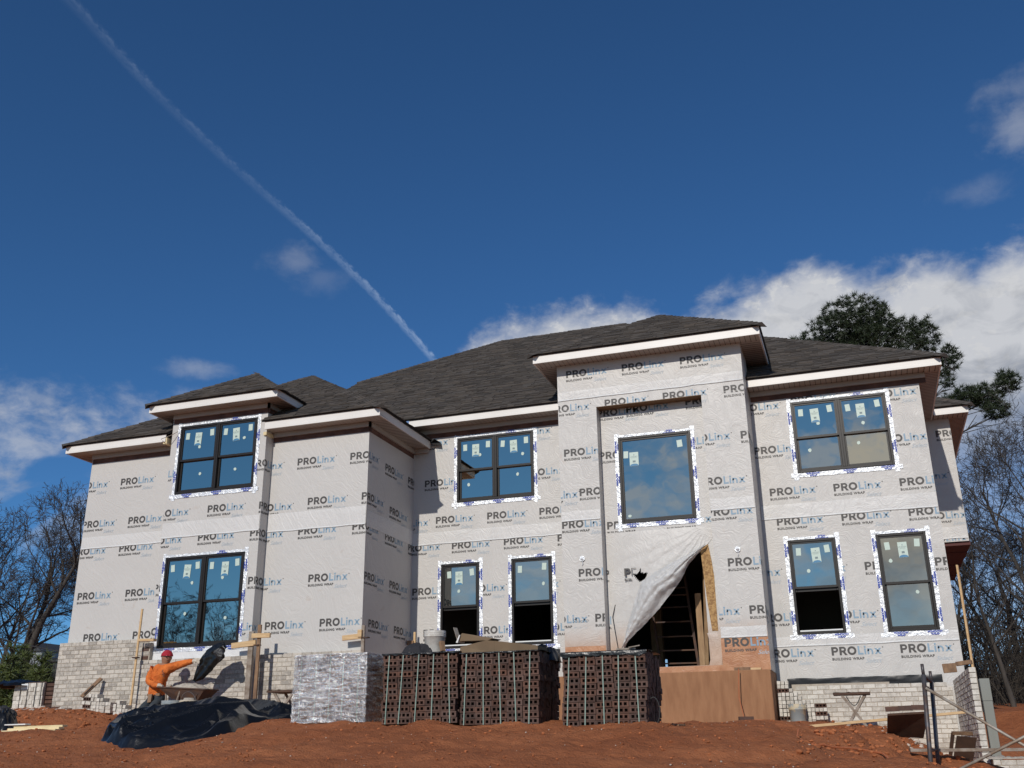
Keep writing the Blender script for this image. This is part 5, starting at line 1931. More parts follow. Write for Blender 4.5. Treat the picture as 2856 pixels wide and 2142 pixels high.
# ------------------------------------------------------------------ black tarpaulin heap
def tarp():
    """big sheet of black polythene draped in sharp crests with hollow flanks between them"""
    import numpy as np
    r = random.Random(23)
    outline = [(-10.35, 12.3), (-9.85, 11.8), (-9.3, 11.55), (-8.55, 11.62), (-8.2, 11.75), (-8.05, 12.15), (-8.15, 12.7), (-7.75, 13.3), (-7.9, 13.9), (-8.3, 14.5), (-9.2, 14.85), (-10.0, 14.8), (-10.6, 14.9), (-11.3, 14.8), (-11.75, 14.3), (-11.55, 13.8), (-10.85, 13.3), (-10.5, 12.75)]
    nx, ny = 210, 180
    X, Y = np.meshgrid(np.linspace(-11.9, -7.6, nx + 1), np.linspace(11.35, 15.0, ny + 1))
    ins = np.zeros(X.shape, bool)
    ed = np.full(X.shape, 9.0)
    n = len(outline)
    def segd(ax, ay, bx_, by_):
        dx, dy = bx_ - ax, by_ - ay
        t = np.clip(((X - ax) * dx + (Y - ay) * dy) / (dx * dx + dy * dy), 0, 1)
        return np.hypot(X - ax - t * dx, Y - ay - t * dy), t
    for k in range(n):
        (x0, y0), (x1, y1) = outline[k], outline[(k + 1) % n]
        c = ((y0 > Y) != (y1 > Y)) & (X < x0 + (x1 - x0) * (Y - y0) / (y1 - y0 + 1e-12))
        ins ^= c
        ed = np.minimum(ed, segd(x0, y0, x1, y1)[0])
    sd = np.where(ins, ed, -ed)
    Z = np.zeros(X.shape)
    def crest(pts, hs, w):
        nonlocal Z
        for (p, q, h0, h1) in zip(pts, pts[1:], hs, hs[1:]):
            d, t = segd(p[0], p[1], q[0], q[1])
            Z = np.maximum(Z, (h0 + (h1 - h0) * t) * np.exp(-d / w))
    # the long crests: along the back, and two diagonals running down to the front
    crest([(-11.6, 14.2), (-11.2, 14.35), (-10.7, 14.3), (-10.35, 14.5), (-9.9, 14.4), (-9.4, 14.45), (-8.9, 14.2), (-8.3, 13.8), (-7.95, 13.5)], [0.20, 0.31, 0.34, 0.38, 0.42, 0.36, 0.34, 0.26, 0.10], 0.36)
    crest([(-10.7, 12.4), (-10.2, 12.95), (-9.6, 13.5), (-9.1, 14.0)], [0.06, 0.20, 0.30, 0.30], 0.22)
    crest([(-9.4, 11.6), (-9.1, 12.15), (-8.8, 12.7), (-8.6, 13.3)], [0.10, 0.26, 0.33, 0.32], 0.22)
    crest([(-10.3, 12.1), (-9.8, 12.4), (-9.2, 12.75), (-8.8, 13.1)], [0.07, 0.18, 0.28, 0.28], 0.16)
    crest([(-8.25, 12.0), (-8.3, 12.5), (-8.5, 13.0)], [0.12, 0.22, 0.28], 0.18)
    for k_ in range(86):
        x, y = r.uniform(-11.3, -8.2), r.uniform(11.65, 14.3)
        a = R(r.gauss(52, 22) if k_ % 2 else r.gauss(8, 24))
        L = r.uniform(0.3, 1.0)
        h = r.uniform(0.10, 0.27)
        p = [(x, y), (x + L * 0.5 * math.cos(a), y + L * 0.5 * math.sin(a)), (x + L * math.cos(a + 0.3), y + L * math.sin(a + 0.3))]
        crest(p, [h * 0.35, h * 1.1, h * 0.5], r.uniform(0.05, 0.12))
    big = Z.copy()
    Z = np.zeros(X.shape)
    for _ in range(80):
        x, y = r.uniform(-11.5, -7.9), r.uniform(11.5, 14.8)
        a = R(r.gauss(40, 55))
        L = r.uniform(0.12, 0.4)
        crest([(x, y), (x + L * math.cos(a), y + L * math.sin(a))], [r.uniform(0.02, 0.06), r.uniform(0.015, 0.04)], r.uniform(0.05, 0.10))
    lift = np.clip(sd / 0.10, 0, 1)
    vs = []
    for jy in range(ny + 1):
        for ix in range(nx + 1):
            x, y = X[jy, ix], Y[jy, ix]
            vs.append((x, y, ground_z(x, y) - 0.05 + lift[jy, ix] * (0.075 + big[jy, ix] + Z[jy, ix])))
    fs = []
    for jy in range(ny):
        for ix in range(nx):
            if max(sd[jy, ix], sd[jy + 1, ix], sd[jy, ix + 1], sd[jy + 1, ix + 1]) > -0.02:
                a = jy * (nx + 1) + ix
                fs.append((a, a + 1, a + nx + 2, a + nx + 1))
    b = MB()
    b.v, b.f, b.m = vs, fs, [0] * len(fs)
    me = b.mesh("black_tarpaulin", BLACKPL, True)
    bm = bmesh.new()
    bm.from_mesh(me)
    bmesh.ops.delete(bm, geom=[v for v in bm.verts if not v.link_faces], context='VERTS')
    bm.to_mesh(me)
    bm.free()
    return link(bpy.data.objects.new("black_tarpaulin", me))


tag(tarp(), "large crumpled sheet of black plastic spread over the clay in front of the mason", "tarpaulin")

# ------------------------------------------------------------------ wheelbarrow with mortar
wb = thing("wheelbarrow", (-12.45, 17.15, 0.58), "rusty wheelbarrow heaped with mortar in front of the brick wall", "wheelbarrow")
def tray():
    b = MB()
    top = [(-12.98, 16.90, 1.235), (-11.95, 16.95, 1.165), (-11.98, 17.45, 1.175), (-12.98, 17.48, 1.245)]
    bot = [(-12.72, 17.02, 1.02), (-12.18, 17.04, 0.92), (-12.2, 17.34, 0.92), (-12.72, 17.36, 1.02)]
    b.add(top + bot, [(0, 1, 5, 4), (1, 2, 6, 5), (2, 3, 7, 6), (3, 0, 4, 7), (4, 5, 6, 7)])
    for i in range(4):
        b.tube([top[i], top[(i + 1) % 4]], 0.016, 6)
    return b
tray().build("tray", RUST, wb)
MB().grid(lambda u, v: (-12.86 + 0.78 * u, 16.98 + 0.42 * v, 1.205 - 0.03 * u + 0.15 * max(0, math.sin(math.pi * u) * math.sin(math.pi * v)) ** 0.7 * (0.8 + 0.4 * fbm(u * 4, v * 4, 2))), 24, 14).build("mortar_heap", MUD, wb, True)
MB().obox((-13.14, 17.185, 1.262), (-12.2, 17.08, 0.86), 0.035, 0.04).build("handle", WOOD_OLD, wb)
MB().obox((-13.08, 17.42, 1.27), (-12.2, 17.30, 0.86), 0.035, 0.04).build("handle", WOOD_OLD, wb)
MB().tube([(-12.85, 17.0, 1.16), (-12.74, 16.98, 0.48)], 0.018, 6).build("leg", WOOD_GREY, wb)
MB().tube([(-12.50, 16.96, 1.15), (-12.70, 16.96, 0.48)], 0.018, 6).build("leg", WOOD_GREY, wb)
MB().tube([(-12.10, 16.98, 1.12), (-12.24, 17.0, 0.9)], 0.016, 6).build("strut", RUST, wb)
wz = Vector((-12.02, 17.19, 0.66))
MB().tube([wz + Vector((0, -0.045, 0)), wz + Vector((0, 0.045, 0))], 0.185, 20).build("wheel", DIRTYPL, wb)
bucket("bucket", (-11.66, 15.62, 0.50), 0.175, 0.40, BUCKET_G, "grey bucket behind the black plastic", bail=0.0)
bucket("bucket", (-11.30, 15.60, 0.50), 0.155, 0.39, BUCKET_C, "cream ribbed bucket filled with mortar, its handle standing up", bail=1.15, lid=True, ribs=3)

# ------------------------------------------------------------------ board held up by the mason
def sheet():
    P = [(-12.67, 1.40), (-12.57, 1.75), (-12.42, 1.95), (-12.20, 2.07), (-12.0, 2.10), (-11.91, 1.98)]
    Q = [(-12.62, 1.36), (-12.44, 1.40), (-12.26, 1.55), (-12.11, 1.69), (-12.02, 1.73), (-11.93, 1.79)]
    return loft(P, Q, 40, 14, lambda u, v, x, z: 17.56 - 0.04 * math.sin(math.pi * v) + 0.04 * abs(fbm(x * 5, z * 5, 3)) - 0.08 * u + 0.03 * abs(math.sin(v * 7 + u * 2)))
tag(sheet().build("black_plastic_sheet", BLACKPL, None, True), "piece of black plastic the mason is pulling up by the wall", "plastic sheet")
crumple = loft([(-12.12, 1.93), (-12.03, 1.98), (-11.94, 1.94), (-11.89, 1.85)], [(-12.12, 1.86), (-12.05, 1.77), (-11.98, 1.73), (-11.91, 1.76)], 18, 12,
               lambda u, v, x, z: 17.45 - 0.05 * math.sin(math.pi * v) - 0.07 * abs(fbm(x * 14, z * 14, 3)) - 0.02 * abs(math.sin(v * 8 + u * 3)))
tag(crumple.build("plastic_bundle", DIRTYPL, None, True), "dusty crumpled end of the black plastic beside the window tape", "plastic sheet")

# ------------------------------------------------------------------ corner poles, blocks, stands
def pole(name, p, q, w, mt, label_, cat="pole", blocks=(), clamp=()):
    t = thing(name, p, label_, cat)
    bevel(MB().obox(p, q, w[0], w[1], up=(0, 1, 0)).build("upright", mt, t), 0.004)
    for (a, c, s, mm) in blocks:
        bevel(MB().obox(a, c, s[0], s[1]).build("line_block", mm, t), 0.004)
    for (x, y, z) in clamp:
        MB().box(x - 0.06, x + 0.06, y - 0.05, y + 0.05, z - 0.012, z + 0.012).build("clamp", RUST, t)
    return t


pole("corner_pole", (-14.42, 17.97, 0.80), (-14.39, 17.97, 2.92), (0.045, 0.03), LUMBER, "tall pine corner pole at the left edge of the bay", blocks=[((-14.36, 17.95, 2.27), (-13.98, 17.97, 2.26), (0.12, 0.05), LUMBER)], clamp=[(-14.41, 17.96, 1.92)])
pole("corner_pole", (-11.47, 17.95, 0.55), (-11.47, 17.95, 2.45), (0.075, 0.04), WOOD_OLD, "brown corner pole with a crosspiece between the bay and the wrapped pallet", blocks=[((-11.62, 17.92, 2.235), (-11.20, 17.92, 2.225), (0.05, 0.09), LUMBER)], clamp=[(-11.5, 17.95, 2.05)])
pole("corner_pole", (-11.68, 18.0, 0.55), (-11.68, 18.0, 2.33), (0.11, 0.05), WOOD_GREY, "grey mortar-caked plank upright at the right edge of the bay", blocks=[((-12.11, 17.97, 2.06), (-11.55, 17.97, 2.10), (0.05, 0.11), LUMBER)])
pole("corner_pole", (-9.36, 18.36, 0.6), (-9.36, 18.36, 2.38), (0.07, 0.05), WOOD_GREY, "grey corner pole at the edge of the wrapped left wing behind the film-wrapped pallet", blocks=[((-9.80, 18.33, 2.145), (-9.38, 18.33, 2.17), (0.05, 0.10), LUMBER), ((-9.45, 18.30, 2.22), (-9.36, 18.30, 2.22), (0.05, 0.14), LUMBER)], clamp=[(-9.3, 18.36, 2.14)])
pole("corner_pole", (-9.31, 20.72, 1.0), (-9.31, 20.72, 2.48), (0.05, 0.03), LUMBER, "short pine corner pole deep in the corner beside the open windows", blocks=[((-9.47, 20.7, 2.25), (-9.32, 20.7, 2.25), (0.08, 0.09), WOOD_OLD)])
lv = thing("mason_level", (-15.64, 18.05, 1.15), "wooden mason's level leaning on the brick wall above the brick stacks", "level")
MB().obox((-15.66, 17.95, 1.17), (-15.53, 18.32, 1.56), 0.085, 0.03, up=(0, 1, 0)).build("level_body", WOOD_OLD, lv)
MB().obox((-15.625, 17.985, 1.21), (-15.565, 18.16, 1.40), 0.03, 0.034, up=(0, 1, 0)).build("vial_window", EYE, lv)


def xstand(name, label_, x0, x1, y, zt, zg, depth=0.5, chain=False):
    t = thing(name, ((x0 + x1) / 2, y, zg), label_, "stand")
    b = MB().box(x0, x1, y, y + depth, zt - 0.035, zt)
    b.build("stand_top", PLY, t)
    MB().grid(lambda u, v: (x0 + (x1 - x0) * u, y + depth * v, zt + 0.004 + 0.02 * max(0, fbm(u * 4, v * 4, 5)) * (0 < u < 1)), 14, 8).build("mortar_crust", MUD, t, True)
    a, c = x0 + (x1 - x0) * 0.22, x1 - (x1 - x0) * 0.14
    for yy in (y + 0.04, y + depth - 0.06):
        MB().obox((a, yy, zt - 0.03), (c - 0.02, yy + 0.03, zg - 0.03), 0.045, 0.03, up=(0, 1, 0)).build("leg", WOOD_GREY, t)
        MB().obox((c, yy + 0.03, zt - 0.03), (a + 0.02, yy, zg - 0.03), 0.045, 0.03, up=(0, 1, 0)).build("leg", WOOD_GREY, t)
    if chain:
        pts = [(a + 0.08 + (c - a - 0.16) * i / 12, y + 0.03, zt - 0.06 - 0.16 * math.sin(math.pi * i / 12)) for i in range(13)]
        MB().tube(pts, 0.008, 5).build("chain", DARKLINE, t)
    return t


xstand("mortar_stand", "folding mortar stand half hidden by the film-wrapped pallet", -10.56, -9.95, 16.9, 1.10, ground_z(-10.2, 17), 0.5)
xstand("mortar_stand", "folding mortar stand with crossed legs and chain in front of the right wing", -0.63, -0.0, 19.5, 0.90, 0.33, 0.45, True)


# ------------------------------------------------------------------ loose brick stacks
SM_ME = [brick_mesh(0.062, 0.066, 0.2, BRICK_W, 70 + i) for i in range(4)]
SM_GREY = [brick_mesh(0.195, 0.066, 0.062, MORTAR, 80 + i) for i in range(2)]
SM_HOLE = bpy.data.meshes.new_from_object(bpy.data.objects.new("tmp", PB_ME)) if False else PB_ME


def brick_stack(label_, x0, y, rows, zg, slope_=0.0, hole=(), dz=0.0715, dx=0.0725, seed=0, tilt=0.0):
    t = thing("brick_stack", (x0, y, zg), label_, "brick stack", "loose stacks of brick against the walls")
    rr = random.Random(seed)
    for r, (a, n) in enumerate(rows):
        k = 0
        while k < n:
            z = zg + (r + 0.5) * dz + slope_ * (a + k) * dx + rr.uniform(-0.003, 0.003)
            if (r, k) in hole:
                o = bpy.data.objects.new("brick", PB_ME)
                link(o, t, Matrix.Translation((x0 + (a + k + 1.5) * dx, y + 0.02, z)) @ Matrix.Rotation(rr.uniform(-0.03, 0.03) + tilt, 4, 'Y'))
                k += 3
                continue
            o = bpy.data.objects.new("brick", rr.choice(SM_ME))
            link(o, t, Matrix.Translation((x0 + (a + k + 0.5) * dx + rr.uniform(-0.003, 0.003), y + 0.06 + rr.uniform(-0.015, 0.015), z)) @ Matrix.Rotation(rr.uniform(-0.05, 0.05) + tilt, 4, 'Y'))
            k += 1
    return t


brick_stack("wider stack of pale bricks under the mason's level", -15.25, 17.55, [(0, 10), (0, 10), (0, 10), (0, 7), (2, 3)], 0.845, -0.06, {(1, 0), (3, 0)}, seed=3, tilt=0.05)
brick_stack("low pale brick stack sloping down towards the mason", -14.30, 17.35, [(0, 8), (0, 7), (0, 4), (1, 1)], 0.76, -0.12, (), seed=5, tilt=0.10)
brick_stack("stepped stack of pale bricks beside the stained bucket against the right wing", -1.66, 20.42, [(0, 12), (0, 12), (0, 12), (0, 12), (0, 12), (0, 8), (0, 6), (0, 5), (0, 4), (0, 3), (0, 3)], 0.40, 0.0, {(0, 9), (2, 9), (4, 9), (8, 0), (1, 0)}, seed=9)
for i, (x, y, a) in enumerate(((-16.1, 17.75, 0.3), (-15.95, 17.7, 1.2), (-15.78, 17.75, -0.4), (-15.5, 17.78, 0.8), (-16.32, 17.8, 2.0))):
    o = bpy.data.objects.new("loose_brick", EB_ME if i % 2 == 0 else SM_ME[i % 4])
    link(o, None, Matrix.Translation((x, y, ground_z(x, y) + 0.035)) @ Matrix.Rotation(a, 4, 'Z') @ Matrix.Rotation(0.3 * (i - 2), 4, 'X'))
    tag(o, ("second loose brick from the left", "third loose brick from the left", "fourth loose brick from the left", "rightmost loose brick", "leftmost loose brick")[i] + " in the rubble at the far left", "brick", "loose bricks in the rubble")
bucket("bucket", (-1.31, 20.15, 0.38), 0.155, 0.37, BUCKET_S, "paint-stained grey bucket in front of the stepped brick stack", bail=0.0, ribs=2)

# ------------------------------------------------------------------ right-hand end: planks, boards, scaffold
def plank(name, p, q, w, h, mt, label_, cat="plank", group=None):
    o = MB().obox(p, q, w, h, jit=0.002).build(name, mt, None)
    bevel(o, 0.004)
    return tag(o, label_, cat, group)


plank("pine_plank", (-1.20, 17.5, 0.295), (1.34, 17.62, 0.475), 0.14, 0.042, LUMBER, "long fresh pine plank sloping across the front of the right wing")
plank("scaffold_plank", (0.40, 14.9, -0.055), (2.6, 15.0, -0.065), 0.2, 0.04, WOOD_GREY, "mortar-stained scaffold plank crossing behind the scaffold posts")
mb_ = thing("mortar_board", (0.5, 17.3, 0.1), "dark plywood mortar board tipped up, carrying a few bricks", "board")
MB().slab([(0.21, 17.2, 0.47), (0.80, 17.2, 0.49), (0.70, 17.75, 0.14), (0.17, 17.75, 0.17)], (0, 0.01, -0.03)).build("board_sheet", PLY, mb_)
for i in range(3):
    o = bpy.data.objects.new("loose_brick", EB_ME)
    link(o, None, Matrix.Translation((0.29 + i * 0.19, 17.24, 0.535 + 0.008 * i)) @ Matrix.Rotation(0.02 * i - 0.02, 4, 'Y'))
    tag(o, ("left", "middle", "right")[i] + " one of three bricks on the upper edge of the tipped mortar board", "brick", "bricks on the mortar board")
mb2 = thing("mortar_board", (1.1, 15.5, -0.9), "pair of dark planks leaning near the scaffold at the lower right", "board")
MB().slab([(1.02, 15.30, 0.12), (1.26, 15.30, 0.09), (1.10, 15.95, -0.62), (0.84, 15.95, -0.62)], (0, 0.035, 0)).build("board_sheet", PLY, mb2)
MB().slab([(0.97, 15.26, 0.17), (1.22, 15.26, 0.165), (1.22, 15.29, 0.12), (0.97, 15.29, 0.13)], (0, 0.2, 0.01)).build("board_sheet", WOOD_OLD, mb2)
MB().slab([(0.955, 15.28, 0.16), (1.0, 15.28, 0.15), (0.84, 15.9, -0.62), (0.79, 15.9, -0.62)], (0, 0.035, 0)).build("board_sheet", PLY, mb2)

sc = thing("scaffold", (0.6, 13.0, -0.95), "rusty dark steel scaffold end frame standing at the lower right", "scaffold")
p0t, p0b = Vector((0.61, 13.0, 0.895)), Vector((0.505, 13.0, -0.9))
p1t, p1b = Vector((0.765, 14.5, 0.905)), Vector((0.655, 14.5, -0.9))
MB().tube([p0b, p0t - Vector((0, 0, 0.12))], 0.026, 12).tube([p0t - Vector((0, 0, 0.13)), p0t], 0.019, 10).build("upright", STEEL, sc, True)
MB().tube([p1b, p1t - Vector((0, 0, 0.12))], 0.026, 12).tube([p1t - Vector((0, 0, 0.13)), p1t], 0.019, 10).build("upright", STEEL, sc, True)
for k_ in (0.13, 0.24, 0.95, 1.5):
    a_ = p0t + (p0b - p0t) * (k_ / 1.8)
    c_ = p1t + (p1b - p1t) * (k_ / 1.8)
    MB().tube([a_, c_], 0.018, 8).build("rung", RUST, sc, True)
MB().tube([(0.61, 12.97, 0.625), (2.9, 13.05, -0.94)], 0.0165, 8).build("cross_brace", GALV, sc, True)
MB().tube([(0.55, 13.0, -0.39), (2.6, 12.95, 0.57)], 0.0165, 8).build("cross_brace", GALV, sc, True)
bx("box_column", PANEL, None, 1.84, 1.995, 20.0, 20.2, -0.8, 0.72)
o = bpy.data.objects["box_column"]
tag(o, "tall grey-green sheet-clad box column standing behind the wing wall", "column")
MB().box(1.838, 1.997, 19.998, 20.202, 0.725, 1.095).build("box_cap_section", PANEL, o)
bevel(o, 0.006)
plank("timber_brace", (2.02, 22.9, 0.4), (2.05, 23.0, 3.55), 0.04, 0.075, LUMBER, "long pine brace propping the overhang at the right corner", "brace")
plank("line_block", (1.30, 17.3, 1.17), (1.52, 17.25, 1.19), 0.10, 0.06, WOOD_OLD, "brown timber block on top of the wing wall", "block")
plank("line_block", (1.12, 17.6, 1.13), (1.32, 17.6, 1.14), 0.04, 0.14, WOOD_OLD, "brown timber block jutting out left of the wing wall top", "block")

# ------------------------------------------------------------------ far left: bricks, bag, lumber
lp = thing("brick_pallet", (-17.9, 19.0, 0.95), "pallet of pale bricks under black plastic at the far left edge", "brick pallet")
PALE = [brick_mesh(0.088, 0.088, 0.1, BRICK_W, 90 + i) for i in range(3)]
for r in range(7):
    for c_ in range(9):
        o = bpy.data.objects.new("brick", rnd.choice(PALE))
        link(o, lp, Matrix.Translation((-18.45 + c_ * 0.092, 19.05 + rnd.uniform(-0.01, 0.01), 0.98 + r * 0.092)))
MB().box(-18.5, -17.66, 19.06, 19.9, 0.9, 1.60).build("brick_core", PAL_BRICK, lp)
for r in range(7):
    for c_ in range(4):
        o = bpy.data.objects.new("brick", EB_ME)
        link(o, lp, Matrix.Translation((-17.56, 19.12 + c_ * 0.2, 0.98 + r * 0.092)))
for x in (-18.3, -18.1, -17.88, -17.72):
    MB().box(x, x + 0.014, 18.985, 18.99, 0.92, 1.60).build("strap", DARKLINE, lp)
bx("paper_label", VINYL, lp, -18.28, -18.08, 18.97, 18.98, 1.44, 1.56)
crumple_heap("black_plastic", "black plastic thrown over the brick pallet at the far left", "plastic sheet", (-18.75, 19.3, 0), 0.65, 0.5, 0.13, BLACKPL, 21, 40, 30, 1.0, lambda x, y: 1.585)
crumple_heap("rubbish_bag", "black rubbish bag slumped on the clay at the left edge", "bag", (-14.75, 14.9, 0), 0.40, 0.35, 0.42, BLACKPL, 31, 40, 30)
crumple_heap("plastic_bag", "clear plastic scrap lying behind the rubbish bag at the left edge", "plastic sheet", (-15.6, 15.8, 0), 0.30, 0.25, 0.28, DIRTYPL, 37, 26, 20)
for i in range(4):
    plank("pine_board", (-14.05 + 0.03 * i, 14.35 + 0.10 * i, ground_z(-13.6, 14.4) + 0.03 + 0.035 * (i % 3)), (-12.98 - 0.02 * i, 14.42 + 0.10 * i, ground_z(-13, 14.4) + 0.04 + 0.035 * (i % 3)), 0.14, 0.035, LUMBER_P,
          ("nearest", "second", "third", "farthest")[i] + " pale pine board in the small pile on the clay at the left", group="pale boards piled at the left")
plank("pine_board", (-14.15, 14.5, ground_z(-14, 14.5) + 0.14), (-13.72, 14.52, ground_z(-13.7, 14.5) + 0.145), 0.14, 0.02, VINYL, "short white board on top of the pale boards at the left", "board")

# orange cord and sticks on the clay
def on_ground(pts, lift=0.012):
    return [(x, y, ground_z(x, y) + 0.055 * fbm(x * 1.6, y * 1.6, 0, 4) + lift + l) for x, y, l in pts]
tag(MB().tube(on_ground([(-2.25, 19.6, 0.9), (-2.28, 19.55, 0.4), (-2.2, 19.4, 0.02), (-1.9, 19.3, 0.02), (-1.75, 18.9, 0.03), (-1.62, 18.5, 0.09), (-1.5, 18.3, 0.03), (-1.35, 18.0, 0.02), (-1.1, 17.4, 0.01)]), 0.009, 6).build("extension_cord", ORANGE, None), "orange extension cord running down the porch base onto the clay", "cord")
tag(MB().tube(on_ground([(-0.95, 14.4, 0.10), (-0.96, 14.2, 0.02), (-0.85, 13.9, 0.02), (-0.7, 13.8, 0.03), (-0.62, 13.7, 0.06), (-0.5, 13.4, 0.02), (-0.2, 12.9, 0.02), (0.05, 12.6, 0.03), (0.1, 12.4, 0.05), (0.3, 11.9, 0.02)]), 0.011, 6).build("tree_root", ORANGE, None), "pale root trailing down the clay bank on the right", "root")
tag(MB().tube([(x, y, z + 0.02) for x, y, z in on_ground([(-2.35, 13.4, 0), (-2.30, 13.6, 0.0)])], 0.012, 5).build("twig", WOOD_OLD, None), "short twig beside the rightmost pallet", "twig")
o = bpy.data.objects.new("loose_brick", EB_ME)
link(o, None, Matrix.Translation((-1.70, 15.2, ground_z(-1.7, 15.2) + 0.05)) @ Matrix.Rotation(0.4, 4, 'Z'))
tag(o, "single brick lying on the clay below the porch base", "brick")


_g = (1 + 5 ** 0.5) / 2
ICO_V = [Vector(p).normalized() for p in ((-1, _g, 0), (1, _g, 0), (-1, -_g, 0), (1, -_g, 0), (0, -1, _g), (0, 1, _g), (0, -1, -_g), (0, 1, -_g), (_g, 0, -1), (_g, 0, 1), (-_g, 0, -1), (-_g, 0, 1))]
ICO_F = [(0, 11, 5), (0, 5, 1), (0, 1, 7), (0, 7, 10), (0, 10, 11), (1, 5, 9), (5, 11, 4), (11, 10, 2), (10, 7, 6), (7, 1, 8), (3, 9, 4), (3, 4, 2), (3, 2, 6), (3, 6, 8), (3, 8, 9), (4, 9, 5), (2, 4, 11), (6, 2, 10), (8, 6, 7), (9, 8, 1)]


def scatter(name, n, mt, box, smin, smax, label_, sink=0.3, seed=1, flat=0.7, cond=None):
    r = random.Random(seed)
    b = MB()
    k = 0
    while k < n:
        x, y = r.uniform(box[0], box[1]), r.uniform(box[2], box[3])
        if cond and not cond(x, y):
            continue
        s = smin * (smax / smin) ** (r.random() ** 2.2)
        z = ground_z(x, y) + 0.055 * fbm(x * 1.6, y * 1.6, 0, 4) + s * (flat - sink) * 0.5
        vs = []
        sx, sy = r.uniform(0.7, 1.25), r.uniform(0.7, 1.25)
        for (a, c, d) in ICO_V:
            q = s * 0.5 * r.uniform(0.72, 1.12)
            vs.append((x + a * q * sx, y + c * q * sy, z + d * q * flat))
        b.add(vs, ICO_F)
        k += 1
    o = b.build(name, mt, None)
    o["kind"] = "stuff"
    o["label"] = label_
    return o


scatter("clay_clods", 5200, CLOD, (-14, 2.2, 9.0, 18.5), 0.012, 0.05, "crumbs of red clay scattered over the lot", seed=3)
scatter("clay_clods", 1500, CLOD, (-0.8, 2.0, 11.5, 20.3), 0.03, 0.11, "larger broken clods on the right-hand bank", seed=5)
scatter("clay_clods", 900, CLOD, (-17, -12, 14.5, 17.8), 0.03, 0.11, "broken clay below the far left wall", seed=6)
scatter("pale_grit", 900, PEBBLE, (-14, 1.0, 9.0, 18), 0.008, 0.03, "pale grit in the clay", seed=7)
scatter("mortar_rubble", 420, PEBBLE, (-19.5, -15.3, 17.0, 18.3), 0.02, 0.12, "pale mortar rubble at the foot of the far left wall", seed=8)
scatter("mortar_rubble", 260, PEBBLE, (0.1, 0.7, 18.6, 20.6), 0.02, 0.12, "pale mortar droppings below the right wing", seed=9)

